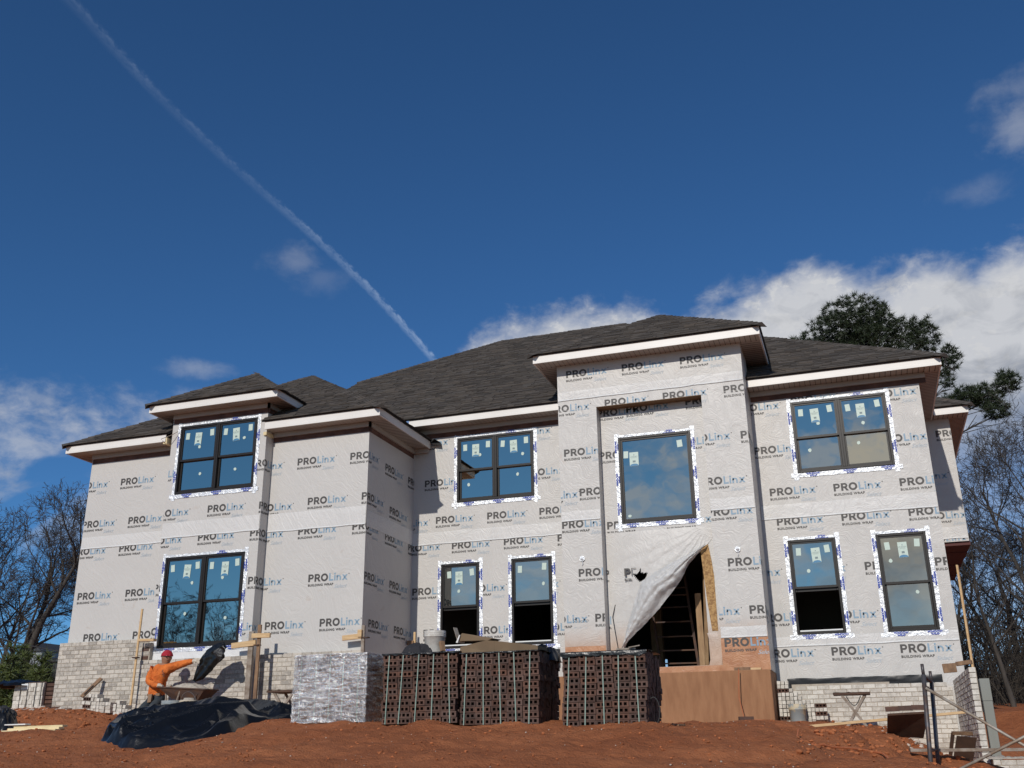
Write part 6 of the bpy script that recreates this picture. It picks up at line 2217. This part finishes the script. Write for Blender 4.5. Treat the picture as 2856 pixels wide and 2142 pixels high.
# ------------------------------------------------------------------ the mason
def mason():
    t = thing("person", (-13.45, 17.45, 0.5), "mason in orange long-sleeved shirt and red bandana reaching over a wheelbarrow", "person")
    V, E_, Rr, Mt = [], [], [], []
    def v(p, r, m):
        V.append(Vector(p))
        Rr.append(r)
        Mt.append(m)
        return len(V) - 1
    def e(*ids):
        for a, b in zip(ids, ids[1:]):
            E_.append((a, b))
    SK, SH, JE, GL = 0, 1, 2, 3
    pel = v((-13.50, 17.60, 1.10), (0.155, 0.135), JE)
    wst = v((-13.50, 17.57, 1.24), (0.170, 0.145), SH)
    bel = v((-13.47, 17.55, 1.40), (0.178, 0.15), SH)
    che = v((-13.42, 17.53, 1.555), (0.195, 0.155), SH)
    clv = v((-13.385, 17.52, 1.655), (0.135, 0.11), SH)
    nk = v((-13.345, 17.53, 1.71), (0.066, 0.070), SK)
    jaw = v((-13.32, 17.53, 1.78), (0.080, 0.092), SK)
    hd = v((-13.315, 17.535, 1.855), (0.104, 0.118), SK)
    cr = v((-13.32, 17.545, 1.93), (0.092, 0.104), SK)
    e(pel, wst, bel, che, clv, nk, jaw, hd, cr)
    # arm on the barrow handle
    s1 = v((-13.555, 17.50, 1.615), (0.092, 0.095), SH)
    u1 = v((-13.61, 17.47, 1.52), (0.084, 0.086), SH)
    e1 = v((-13.60, 17.40, 1.395), (0.074, 0.072), SH)
    f1 = v((-13.40, 17.31, 1.325), (0.064, 0.064), SH)
    w1 = v((-13.22, 17.235, 1.285), (0.047, 0.045), SH)
    g1 = v((-13.185, 17.215, 1.280), (0.042, 0.036), GL)
    h1 = v((-13.125, 17.19, 1.275), (0.044, 0.032), GL)
    e(clv, s1, u1, e1, f1, w1, g1, h1)
    for i, dy in enumerate((-0.026, -0.008, 0.010, 0.026)):
        a = v((-13.085, 17.175 + dy, 1.278), 0.0115, GL)
        b = v((-13.062 - 0.004 * i, 17.172 + dy, 1.255), 0.0105, GL)
        c = v((-13.080 - 0.004 * i, 17.175 + dy, 1.232), 0.0095, GL)
        e(h1, a, b, c)
    a = v((-13.15, 17.155, 1.285), 0.013, GL)
    b = v((-13.105, 17.135, 1.272), 0.0115, GL)
    e(g1, a, b)
    # arm reaching out to the plastic
    s2 = v((-13.20, 17.55, 1.655), (0.092, 0.095), SH)
    u2 = v((-13.05, 17.55, 1.695), (0.084, 0.086), SH)
    e2 = v((-12.88, 17.55, 1.725), (0.072, 0.072), SH)
    f2 = v((-12.77, 17.545, 1.745), (0.062, 0.062), SH)
    w2 = v((-12.685, 17.54, 1.755), (0.047, 0.045), SH)
    g2 = v((-12.655, 17.535, 1.755), (0.042, 0.034), GL)
    h2 = v((-12.60, 17.53, 1.752), (0.046, 0.030), GL)
    e(clv, s2, u2, e2, f2, w2, g2, h2)
    for i, dz in enumerate((0.026, 0.009, -0.008, -0.024)):
        L = (0.055, 0.062, 0.058, 0.046)[i]
        a = v((-12.56, 17.52, 1.750 + dz), 0.0115, GL)
        b = v((-12.565 + L * 0.6, 17.507, 1.740 + dz), 0.0105, GL)
        c = v((-12.565 + L * 0.8, 17.52, 1.712 + dz), 0.0095, GL)
        e(h2, a, b, c)
    a = v((-12.63, 17.51, 1.715), 0.013, GL)
    b = v((-12.59, 17.495, 1.695), 0.0115, GL)
    e(g2, a, b)
    for sx, kx in ((-1, -13.60), (1, -13.38)):
        hp = v((-13.50 + 0.085 * sx, 17.58, 1.03), (0.105, 0.11), JE)
        kn = v((kx, 17.26, 0.83), (0.075, 0.075), JE)
        ca = v((kx - 0.01, 17.38, 0.68), (0.068, 0.068), JE)
        an = v((kx - 0.02, 17.52, 0.56), (0.050, 0.052), JE)
        ft = v((kx - 0.02, 17.44, 0.53), (0.045, 0.04), JE)
        to = v((kx - 0.01, 17.32, 0.52), (0.042, 0.03), JE)
        e(pel, hp, kn, ca, an, ft, to)
    me = bpy.data.meshes.new("skeleton")
    me.from_pydata(V, E_, [])
    o = bpy.data.objects.new("skeleton", me)
    col.objects.link(o)
    md = o.modifiers.new("skin", 'SKIN')
    md.use_smooth_shade = True
    lay = me.skin_vertices[0].data
    for i, r in enumerate(Rr):
        lay[i].radius = r if hasattr(r, "__len__") else (r, r)
        lay[i].use_root = (i == 0)
    sd = o.modifiers.new("sub", 'SUBSURF')
    sd.levels = 2
    sd.render_levels = 2
    dg = bpy.context.evaluated_depsgraph_get()
    dg.update()
    body = bpy.data.meshes.new_from_object(o.evaluated_get(dg))
    bpy.data.objects.remove(o)
    body.name = "body"
    body.materials.clear()
    for m in (SKIN, SHIRT, JEANS, GLOVE):
        body.materials.append(m)
    fd = Vector((0.78, -0.62, -0.06)).normalized()
    sdv = Vector((0, 0, 1)).cross(fd).normalized()
    hc = V[hd]
    for vv in body.vertices:
        q = vv.co - hc
        if q.length < 0.16 and vv.co.z > 1.74:
            f, s, z = q.dot(fd), q.dot(sdv), q.z
            if f > 0.05:
                vv.co += fd * (0.030 * math.exp(-(s / 0.016) ** 2 - ((z + 0.025) / 0.022) ** 2)          # nose
                               + 0.010 * math.exp(-((z - 0.012) / 0.012) ** 2 - (s / 0.05) ** 2)          # brow
                               + 0.010 * math.exp(-((z + 0.068) / 0.014) ** 2 - (s / 0.025) ** 2)         # lips
                               - 0.012 * math.exp(-((abs(s) - 0.034) / 0.016) ** 2 - ((z + 0.006) / 0.012) ** 2))
            vv.co += sdv * math.copysign(0.014, s) * math.exp(-((f + 0.005) / 0.02) ** 2 - ((z + 0.02) / 0.03) ** 2) * (abs(s) > 0.06)   # ears
    segs = [(V[a], V[b], a, b) for a, b in E_]
    for p in body.polygons:
        c = p.center
        best, bm_ = 9e9, 0
        for A, B_, a, b in segs:
            d = B_ - A
            k = max(0.0, min(1.0, (c - A).dot(d) / max(d.length_squared, 1e-9)))
            q = (A + d * k - c).length
            if q < best:
                best = q
                bm_ = Mt[b] if (k > 0.5) else Mt[a]
        if bm_ == JE and c.z > 1.135:
            bm_ = SH
        if bm_ == SH and c.z < 1.135 and c.y > 17.45:
            bm_ = JE
        if c.z > 1.72 and (c - hc).length < 0.17 and c.x < -13.2:
            bm_ = SK
        p.material_index = bm_
        p.use_smooth = True
    # cloth folds
    for vv in body.vertices:
        if vv.co.z < 1.70 and not (vv.co.x > -12.69):
            n = vv.normal
            vv.co += n * 0.024 * (0.35 - abs(fbm(vv.co.x * 7, vv.co.y * 7, vv.co.z * 13, 3)))
    bo = bpy.data.objects.new("body", body)
    link(bo, t)
    # bandana: cap over the upper head with a knot behind
    b = MB()
    def cap(u, w_):
        a = u * 2 * math.pi
        el = R(2) + w_ * R(88)
        loc = sdv * (0.118 * math.cos(el) * math.cos(a)) + fd * (0.132 * math.cos(el) * math.sin(a)) + Vector((0, 0, 0.125 * math.sin(el)))
        tilt = 0.10 * max(0, -math.sin(a)) * (1 - w_)
        return hc + Vector((0, 0, 0.018 - tilt * 0.35)) + loc + Vector((0, 0, 0.004 * fbm(u * 20, w_ * 5, 1)))
    b.grid(cap, 28, 10)
    kn = hc - fd * 0.135 + Vector((0, 0, -0.005))
    b.tube([kn, kn - fd * 0.035 + Vector((0, 0, -0.03)), kn - fd * 0.05 + Vector((0, 0, -0.09))], [0.022, 0.02, 0.008], 8)
    b.build("bandana", BANDANA, t, True)
    for s in (-1, 1):
        c = hc + fd * 0.104 + sdv * (0.036 * s) + Vector((0, 0, -0.006))
        MB().lathe([(0.0, -0.008), (0.012, -0.004), (0.014, 0.0), (0.012, 0.004), (0.0, 0.008)], c, 10).build("eye", EYE, t, True)
    mo = hc + fd * 0.106 + Vector((0, 0, -0.070))
    MB().tube([mo - sdv * 0.024, mo + fd * 0.004, mo + sdv * 0.024], [0.003, 0.005, 0.003], 6).build("mouth", EYE, t)
    # chest print, tool belt
    MB().obox((-13.66, 17.50, 1.135), (-13.34, 17.47, 1.135), 0.03, 0.05).build("belt", LEATHER, t)
    MB().slab([(-13.56, 17.40, 1.14), (-13.47, 17.39, 1.14), (-13.46, 17.36, 0.99), (-13.54, 17.36, 0.98)], (0, 0.05, 0)).build("tool_pouch", LEATHER, t)
    b = MB()
    for i in range(3):
        b.obox((-13.30 + 0.02 * i, 17.405, 1.55 - 0.045 * i), (-13.275 + 0.02 * i, 17.405, 1.60 - 0.045 * i), 0.012, 0.004, up=(0, 1, 0))
    b.build("shirt_print", INK_DARK, t)


mason()

# ------------------------------------------------------------------ winter trees
def bare_tree_mesh(seed, H, r0, forks=2, spread=1.0, twig=0.011, dens=1.0):
    r = random.Random(seed)
    wood, tw = MB(), MB()
    spec = {0: (9, 7), 1: (8, 5), 2: (6, 4), 3: (5, 3), 4: (3, 3)}
    def grow(p, d, L, rad, lev):
        n, sides = spec[lev]
        pts, rads, dirs = [p.copy()], [rad], [d.copy()]
        q, dd = p.copy(), d.copy()
        for i in range(n):
            j = (0.08, 0.15, 0.21, 0.28, 0.32)[lev]
            dd = (dd + Vector((r.gauss(0, j), r.gauss(0, j), r.gauss(0, j * 0.7) + (0.05, 0.10, 0.08, 0.05, 0.03)[lev]))).normalized()
            q = q + dd * (L / n)
            k = (i + 1) / n
            pts.append(q.copy())
            rads.append(max(rad * (1 - 0.80 * k), twig * (1.0 if lev < 4 else 0.7)))
            dirs.append(dd.copy())
        (wood if lev < 2 else tw).tube(pts, rads, sides, cap=False)
        if lev == 4:
            return
        kids = int(((0, 8, 6, 5)[lev] if lev else 10) * dens * r.uniform(0.8, 1.2))
        for k in range(kids):
            f = r.uniform(0.35 if lev == 0 else 0.18, 1.0)
            i = min(int(f * n), n - 1)
            t = f * n - i
            b = pts[i].lerp(pts[i + 1], t)
            ax = dirs[i]
            side = ax.orthogonal().normalized()
            side.rotate(Matrix.Rotation(r.uniform(0, 6.283), 3, ax))
            an = R(r.uniform(28, 62)) * spread
            nd = (ax * math.cos(an) + side * math.sin(an)).normalized()
            grow(b, nd, L * r.uniform(0.36, 0.62) * (1.15 - 0.45 * f), max(rads[i] * r.uniform(0.42, 0.62), twig), lev + 1)
    for s in range(forks):
        a = 6.283 * s / forks + r.uniform(-0.4, 0.4)
        lean = (0.0 if forks == 1 else r.uniform(0.10, 0.26))
        grow(Vector((0.08 * math.cos(a) * (forks > 1), 0.08 * math.sin(a) * (forks > 1), -0.3)), Vector((lean * math.cos(a), lean * math.sin(a), 1)).normalized(), H * r.uniform(0.88, 1.0), r0 * r.uniform(0.8, 1.0), 0)
    return wood.mesh("trunk", BARK, True), tw.mesh("crown", TWIG)


TREES = [bare_tree_mesh(5, 9.6, 0.27, 3, 1.0, 0.010), bare_tree_mesh(8, 11.0, 0.24, 1, 0.9, 0.009), bare_tree_mesh(15, 11.5, 0.24, 2, 0.95, 0.009), bare_tree_mesh(23, 8.5, 0.15, 1, 1.0, 0.009, 0.8)]


def tree(k, x, y, s, rot, label_, group="bare winter trees round the lot", z=None):
    zz_ = ground_z(x, y) - 0.1 if z is None else z
    t = bpy.data.objects.new("bare_tree", None)
    M = Matrix.Translation((x, y, zz_)) @ Matrix.Rotation(rot, 4, 'Z') @ Matrix.Scale(s, 4)
    link(t, None, M)
    tag(t, label_, "tree", group)
    for nm, me in (("trunk", TREES[k][0]), ("crown", TREES[k][1])):
        o = bpy.data.objects.new(nm, me)
        link(o, t, M)
    return t


tree(0, -35.0, 35.5, 0.88, 0.6, "broad many-stemmed bare tree nearest the left edge of the house")
tree(2, -31.8, 38.5, 0.62, 2.0, "bare tree behind the left corner of the house, half hidden by the wall")
tree(1, -41.5, 41, 0.68, 1.0, "slender bare tree at the far left edge")
tree(3, -37.5, 46, 1.0, 3.0, "small bare tree in the thicket at the left, behind the broad one")
tree(2, -45, 52, 0.75, 4.0, "distant bare tree above the sheds at the left")
tree(3, -40.0, 40.0, 0.8, 0.2, "low bare tree between the sheds and the broad tree at the left")
tree(1, 5.6, 41, 0.80, 0.3, "tall bare tree at the right, just clear of the house")
tree(2, 7.4, 44, 0.82, 1.4, "tall forked bare tree at the right edge")
tree(3, 4.2, 36, 0.62, 2.2, "thin bare tree close behind the right corner of the house")
tree(1, 9.6, 47, 0.8, 2.9, "bare tree farthest right, mostly out of the picture")
tree(0, 6.6, 52, 0.8, 1.9, "spreading bare tree in the wood behind the right corner")
tree(2, 3.2, 50, 0.66, 5.1, "bare tree behind the rear block, only its right side showing")
tree(3, 6.2, 37.5, 0.78, 4.4, "slim pale-stemmed bare tree rising from the dirt bank at the right")
# those reflected in the glass stand across the street
tree(0, -37, -16, 1.15, 0.9, "bare tree across the street, seen reflected in the lower bay window")
tree(2, -30, -30, 1.0, 2.4, "bare tree across the street, mirrored low in the windows")
tree(1, -18, -42, 0.9, 0.4, "bare tree across the street, mirrored beside the porch")


# ------------------------------------------------------------------ pines
def needle_puffs(b, c, rad, n, size, r, blades=16, flat=1.0):
    for _ in range(n):
        while True:
            q = Vector((r.uniform(-1, 1), r.uniform(-1, 1), r.uniform(-1, 1)))
            if 0.25 < q.length < 1:
                break
        p = Vector(c) + Vector((q.x * rad[0], q.y * rad[1], q.z * rad[2]))
        for _b in range(blades):
            d = Vector((r.gauss(0, 1), r.gauss(0, 1), r.gauss(0.45, 0.8))).normalized()
            L = size * r.uniform(0.6, 1.15)
            s = d.orthogonal().normalized() * 0.013
            s.rotate(Matrix.Rotation(r.uniform(0, 6.28), 3, d))
            b.add([p + s, p - s, p + d * L], [(0, 1, 2)])


def big_pine():
    r = random.Random(4)
    t = thing("pine_tree", (2.6, 45, 1.2), "tall dark green pine rising behind the right wing's roof", "tree")
    wd = MB()
    wd.tube([(2.6, 45, 1.0), (2.5, 45, 6), (2.35, 45, 11), (1.9, 45, 15), (1.5, 45, 18.2)], [0.34, 0.29, 0.22, 0.14, 0.05], 9)
    b = MB()
    lobes = [((0.55, 45, 17.35), (1.35, 1.5, 0.75), 110), ((1.35, 45, 17.95), (1.55, 1.5, 0.95), 190), ((2.15, 45, 17.3), (0.9, 1.3, 1.1), 110), ((0.3, 45.5, 16.7), (1.5, 1.4, 0.7), 90), ((1.6, 45, 16.6), (1.6, 1.5, 0.8), 110),
             ((-0.95, 45, 17.05), (0.55, 0.7, 0.45), 30), ((-1.55, 45, 17.15), (0.14, 0.3, 0.16), 5),
             ((3.35, 45, 17.15), (0.60, 0.7, 0.55), 40), ((4.05, 45, 16.75), (0.62, 0.8, 0.85), 66), ((3.3, 45, 16.2), (0.8, 0.8, 0.5), 40),
             ((4.95, 45, 15.55), (0.42, 0.5, 0.62), 34), ((4.6, 45, 14.5), (0.40, 0.5, 0.55), 16),
             ((5.35, 45, 13.75), (0.62, 0.7, 0.42), 48), ((6.05, 45, 13.75), (0.62, 0.7, 0.50), 56), ((6.95, 45, 14.25), (0.48, 0.6, 0.42), 36), ((6.3, 45, 13.05), (0.6, 0.6, 0.40), 34), ((4.75, 45, 13.6), (0.4, 0.5, 0.35), 18)]
    for c, rad, n in lobes:
        needle_puffs(b, (c[0] + (c[0] - 1.5) * 0.04, c[1], c[2] + (0.35 if c[2] > 16 else 0.3)), tuple(1.12 * q_ for q_ in rad), int(n * 2.3), 0.27, r, 26)
        z0 = min(c[2] - 0.8, 17.4)
        k = max(0, min(1, (z0 - 1) / 17))
        s = Vector((2.6 - 1.0 * k, 45, z0 - 0.5))
        m = (s + Vector(c)) / 2 + Vector((0, 0, -0.25))
        wd.tube([s, m, c], [0.075, 0.05, 0.02], 5)
        for _ in range(7):
            e_ = Vector(c) + Vector((r.uniform(-1, 1) * rad[0], r.uniform(-1, 1) * rad[1], r.uniform(-0.8, 0.8) * rad[2]))
            wd.tube([m.lerp(Vector(c), r.uniform(0.3, 1)), e_], [0.025, 0.01], 4, cap=False)
    wd.build("trunk", BARK, t, True)
    b.build("crown", NEEDLE, t)


big_pine()


def sapling(x, y, h, w, seed, label_):
    r = random.Random(seed)
    z = ground_z(x, y)
    t = thing("young_pine", (x, y, z), label_, "tree", "young pines at the left edge")
    MB().tube([(x, y, z - 0.1), (x + 0.05, y, z + h)], [0.05, 0.015], 6).build("trunk", BARK, t, True)
    b = MB()
    for i in range(12):
        f = i / 11
        n = int(16 * (1.1 - f))
        needle_puffs(b, (x, y, z + h * (0.10 + 0.9 * f)), (w * (1 - 0.75 * f), w * (1 - 0.75 * f), h * 0.09), max(4, int(n * 1.8)), 0.24, r, 22)
    b.build("crown", NEEDLE_Y, t)


sapling(-23.6, 24.0, 1.75, 0.75, 1, "young yellow-green pine, the leftmost behind the far pallet")
sapling(-22.75, 24.3, 1.55, 0.70, 2, "young pine between the leftmost one and the brick corner")
sapling(-22.2, 23.6, 1.05, 0.55, 3, "lowest young pine, nearest the brick corner")
sapling(-24.6, 25.5, 1.9, 0.8, 4, "young pine cut by the left edge of the picture")


# ------------------------------------------------------------------ thickets, sheds, cable
def thicket(box, n, hmin, hmax, seed, label_, rad=0.012):
    r = random.Random(seed)
    b = MB()
    for _ in range(n):
        x, y = r.uniform(box[0], box[1]), r.uniform(box[2], box[3])
        z = ground_z(x, y) - 0.1
        h = r.uniform(hmin, hmax) * r.uniform(0.5, 1)
        p = Vector((x, y, z))
        d = Vector((r.gauss(0, 0.25), r.gauss(0, 0.25), 1)).normalized()
        q = p + d * h * 0.5
        e_ = q + (d + Vector((r.gauss(0, 0.35), r.gauss(0, 0.35), 0.0))).normalized() * h * 0.5
        b.tube([p, q, e_], [rad * 1.5, rad, rad * 0.5], 3, cap=False)
        for _k in range(7):
            f = r.uniform(0.2, 1)
            s = p.lerp(q, f) if r.random() < 0.5 else q.lerp(e_, f)
            g = s + Vector((r.gauss(0, 1), r.gauss(0, 1), r.uniform(0, 1))).normalized() * h * r.uniform(0.12, 0.3)
            b.tube([s, g], [rad * 0.7, rad * 0.35], 3, cap=False)
    o = b.build("brush_thicket", BRUSH, None)
    o["kind"] = "stuff"
    o["label"] = label_
    return o


thicket((2.6, 16, 36, 50), 900, 1.5, 5.0, 1, "leafless undergrowth of the wood behind the right corner", 0.014)
thicket((2.6, 20, 50, 66), 700, 3.0, 8.5, 2, "deeper leafless wood behind the right corner", 0.028)
thicket((-52, -29, 36, 50), 900, 1.2, 4.0, 3, "leafless undergrowth behind the left corner", 0.014)
thicket((-66, -34, 50, 68), 700, 2.5, 6.5, 4, "deeper leafless wood behind the left corner", 0.028)

sh = thing("garden_shed", (-57.0, 60, 2.0), "pale siding-clad shed among the bare trees at the far left", "shed")
bx("wall", FAR_W, sh, -58.2, -56.4, 60, 63, 1.8, 7.3)
MB().slab([(-58.4, 59.8, 7.2), (-56.3, 59.8, 7.2), (-57.3, 59.8, 7.9)], (0, 3.4, 0)).build("roof", FAR_D, sh)
sh2 = thing("garden_shed", (-54.5, 61, 2.0), "dark grey shed right of the pale one at the far left", "shed")
bx("wall", FAR_D, sh2, -56.2, -52.0, 61, 65, 1.8, 6.6)
MB().slab([(-56.4, 60.8, 6.5), (-51.8, 60.8, 6.5), (-51.8, 63, 7.1), (-56.4, 63, 7.1)], (0, 0.1, 0.12)).build("roof", FAR_D, sh2)
pts = []
for i in range(17):
    f = i / 16
    pts.append((-33.5 + 12 * f, 30, 4.95 - 2.05 * f - 0.35 * math.sin(math.pi * f)))
tag(MB().tube(pts, 0.022, 5).build("utility_cable", DARKLINE, None), "dark utility cable sagging towards the left corner of the house", "cable")
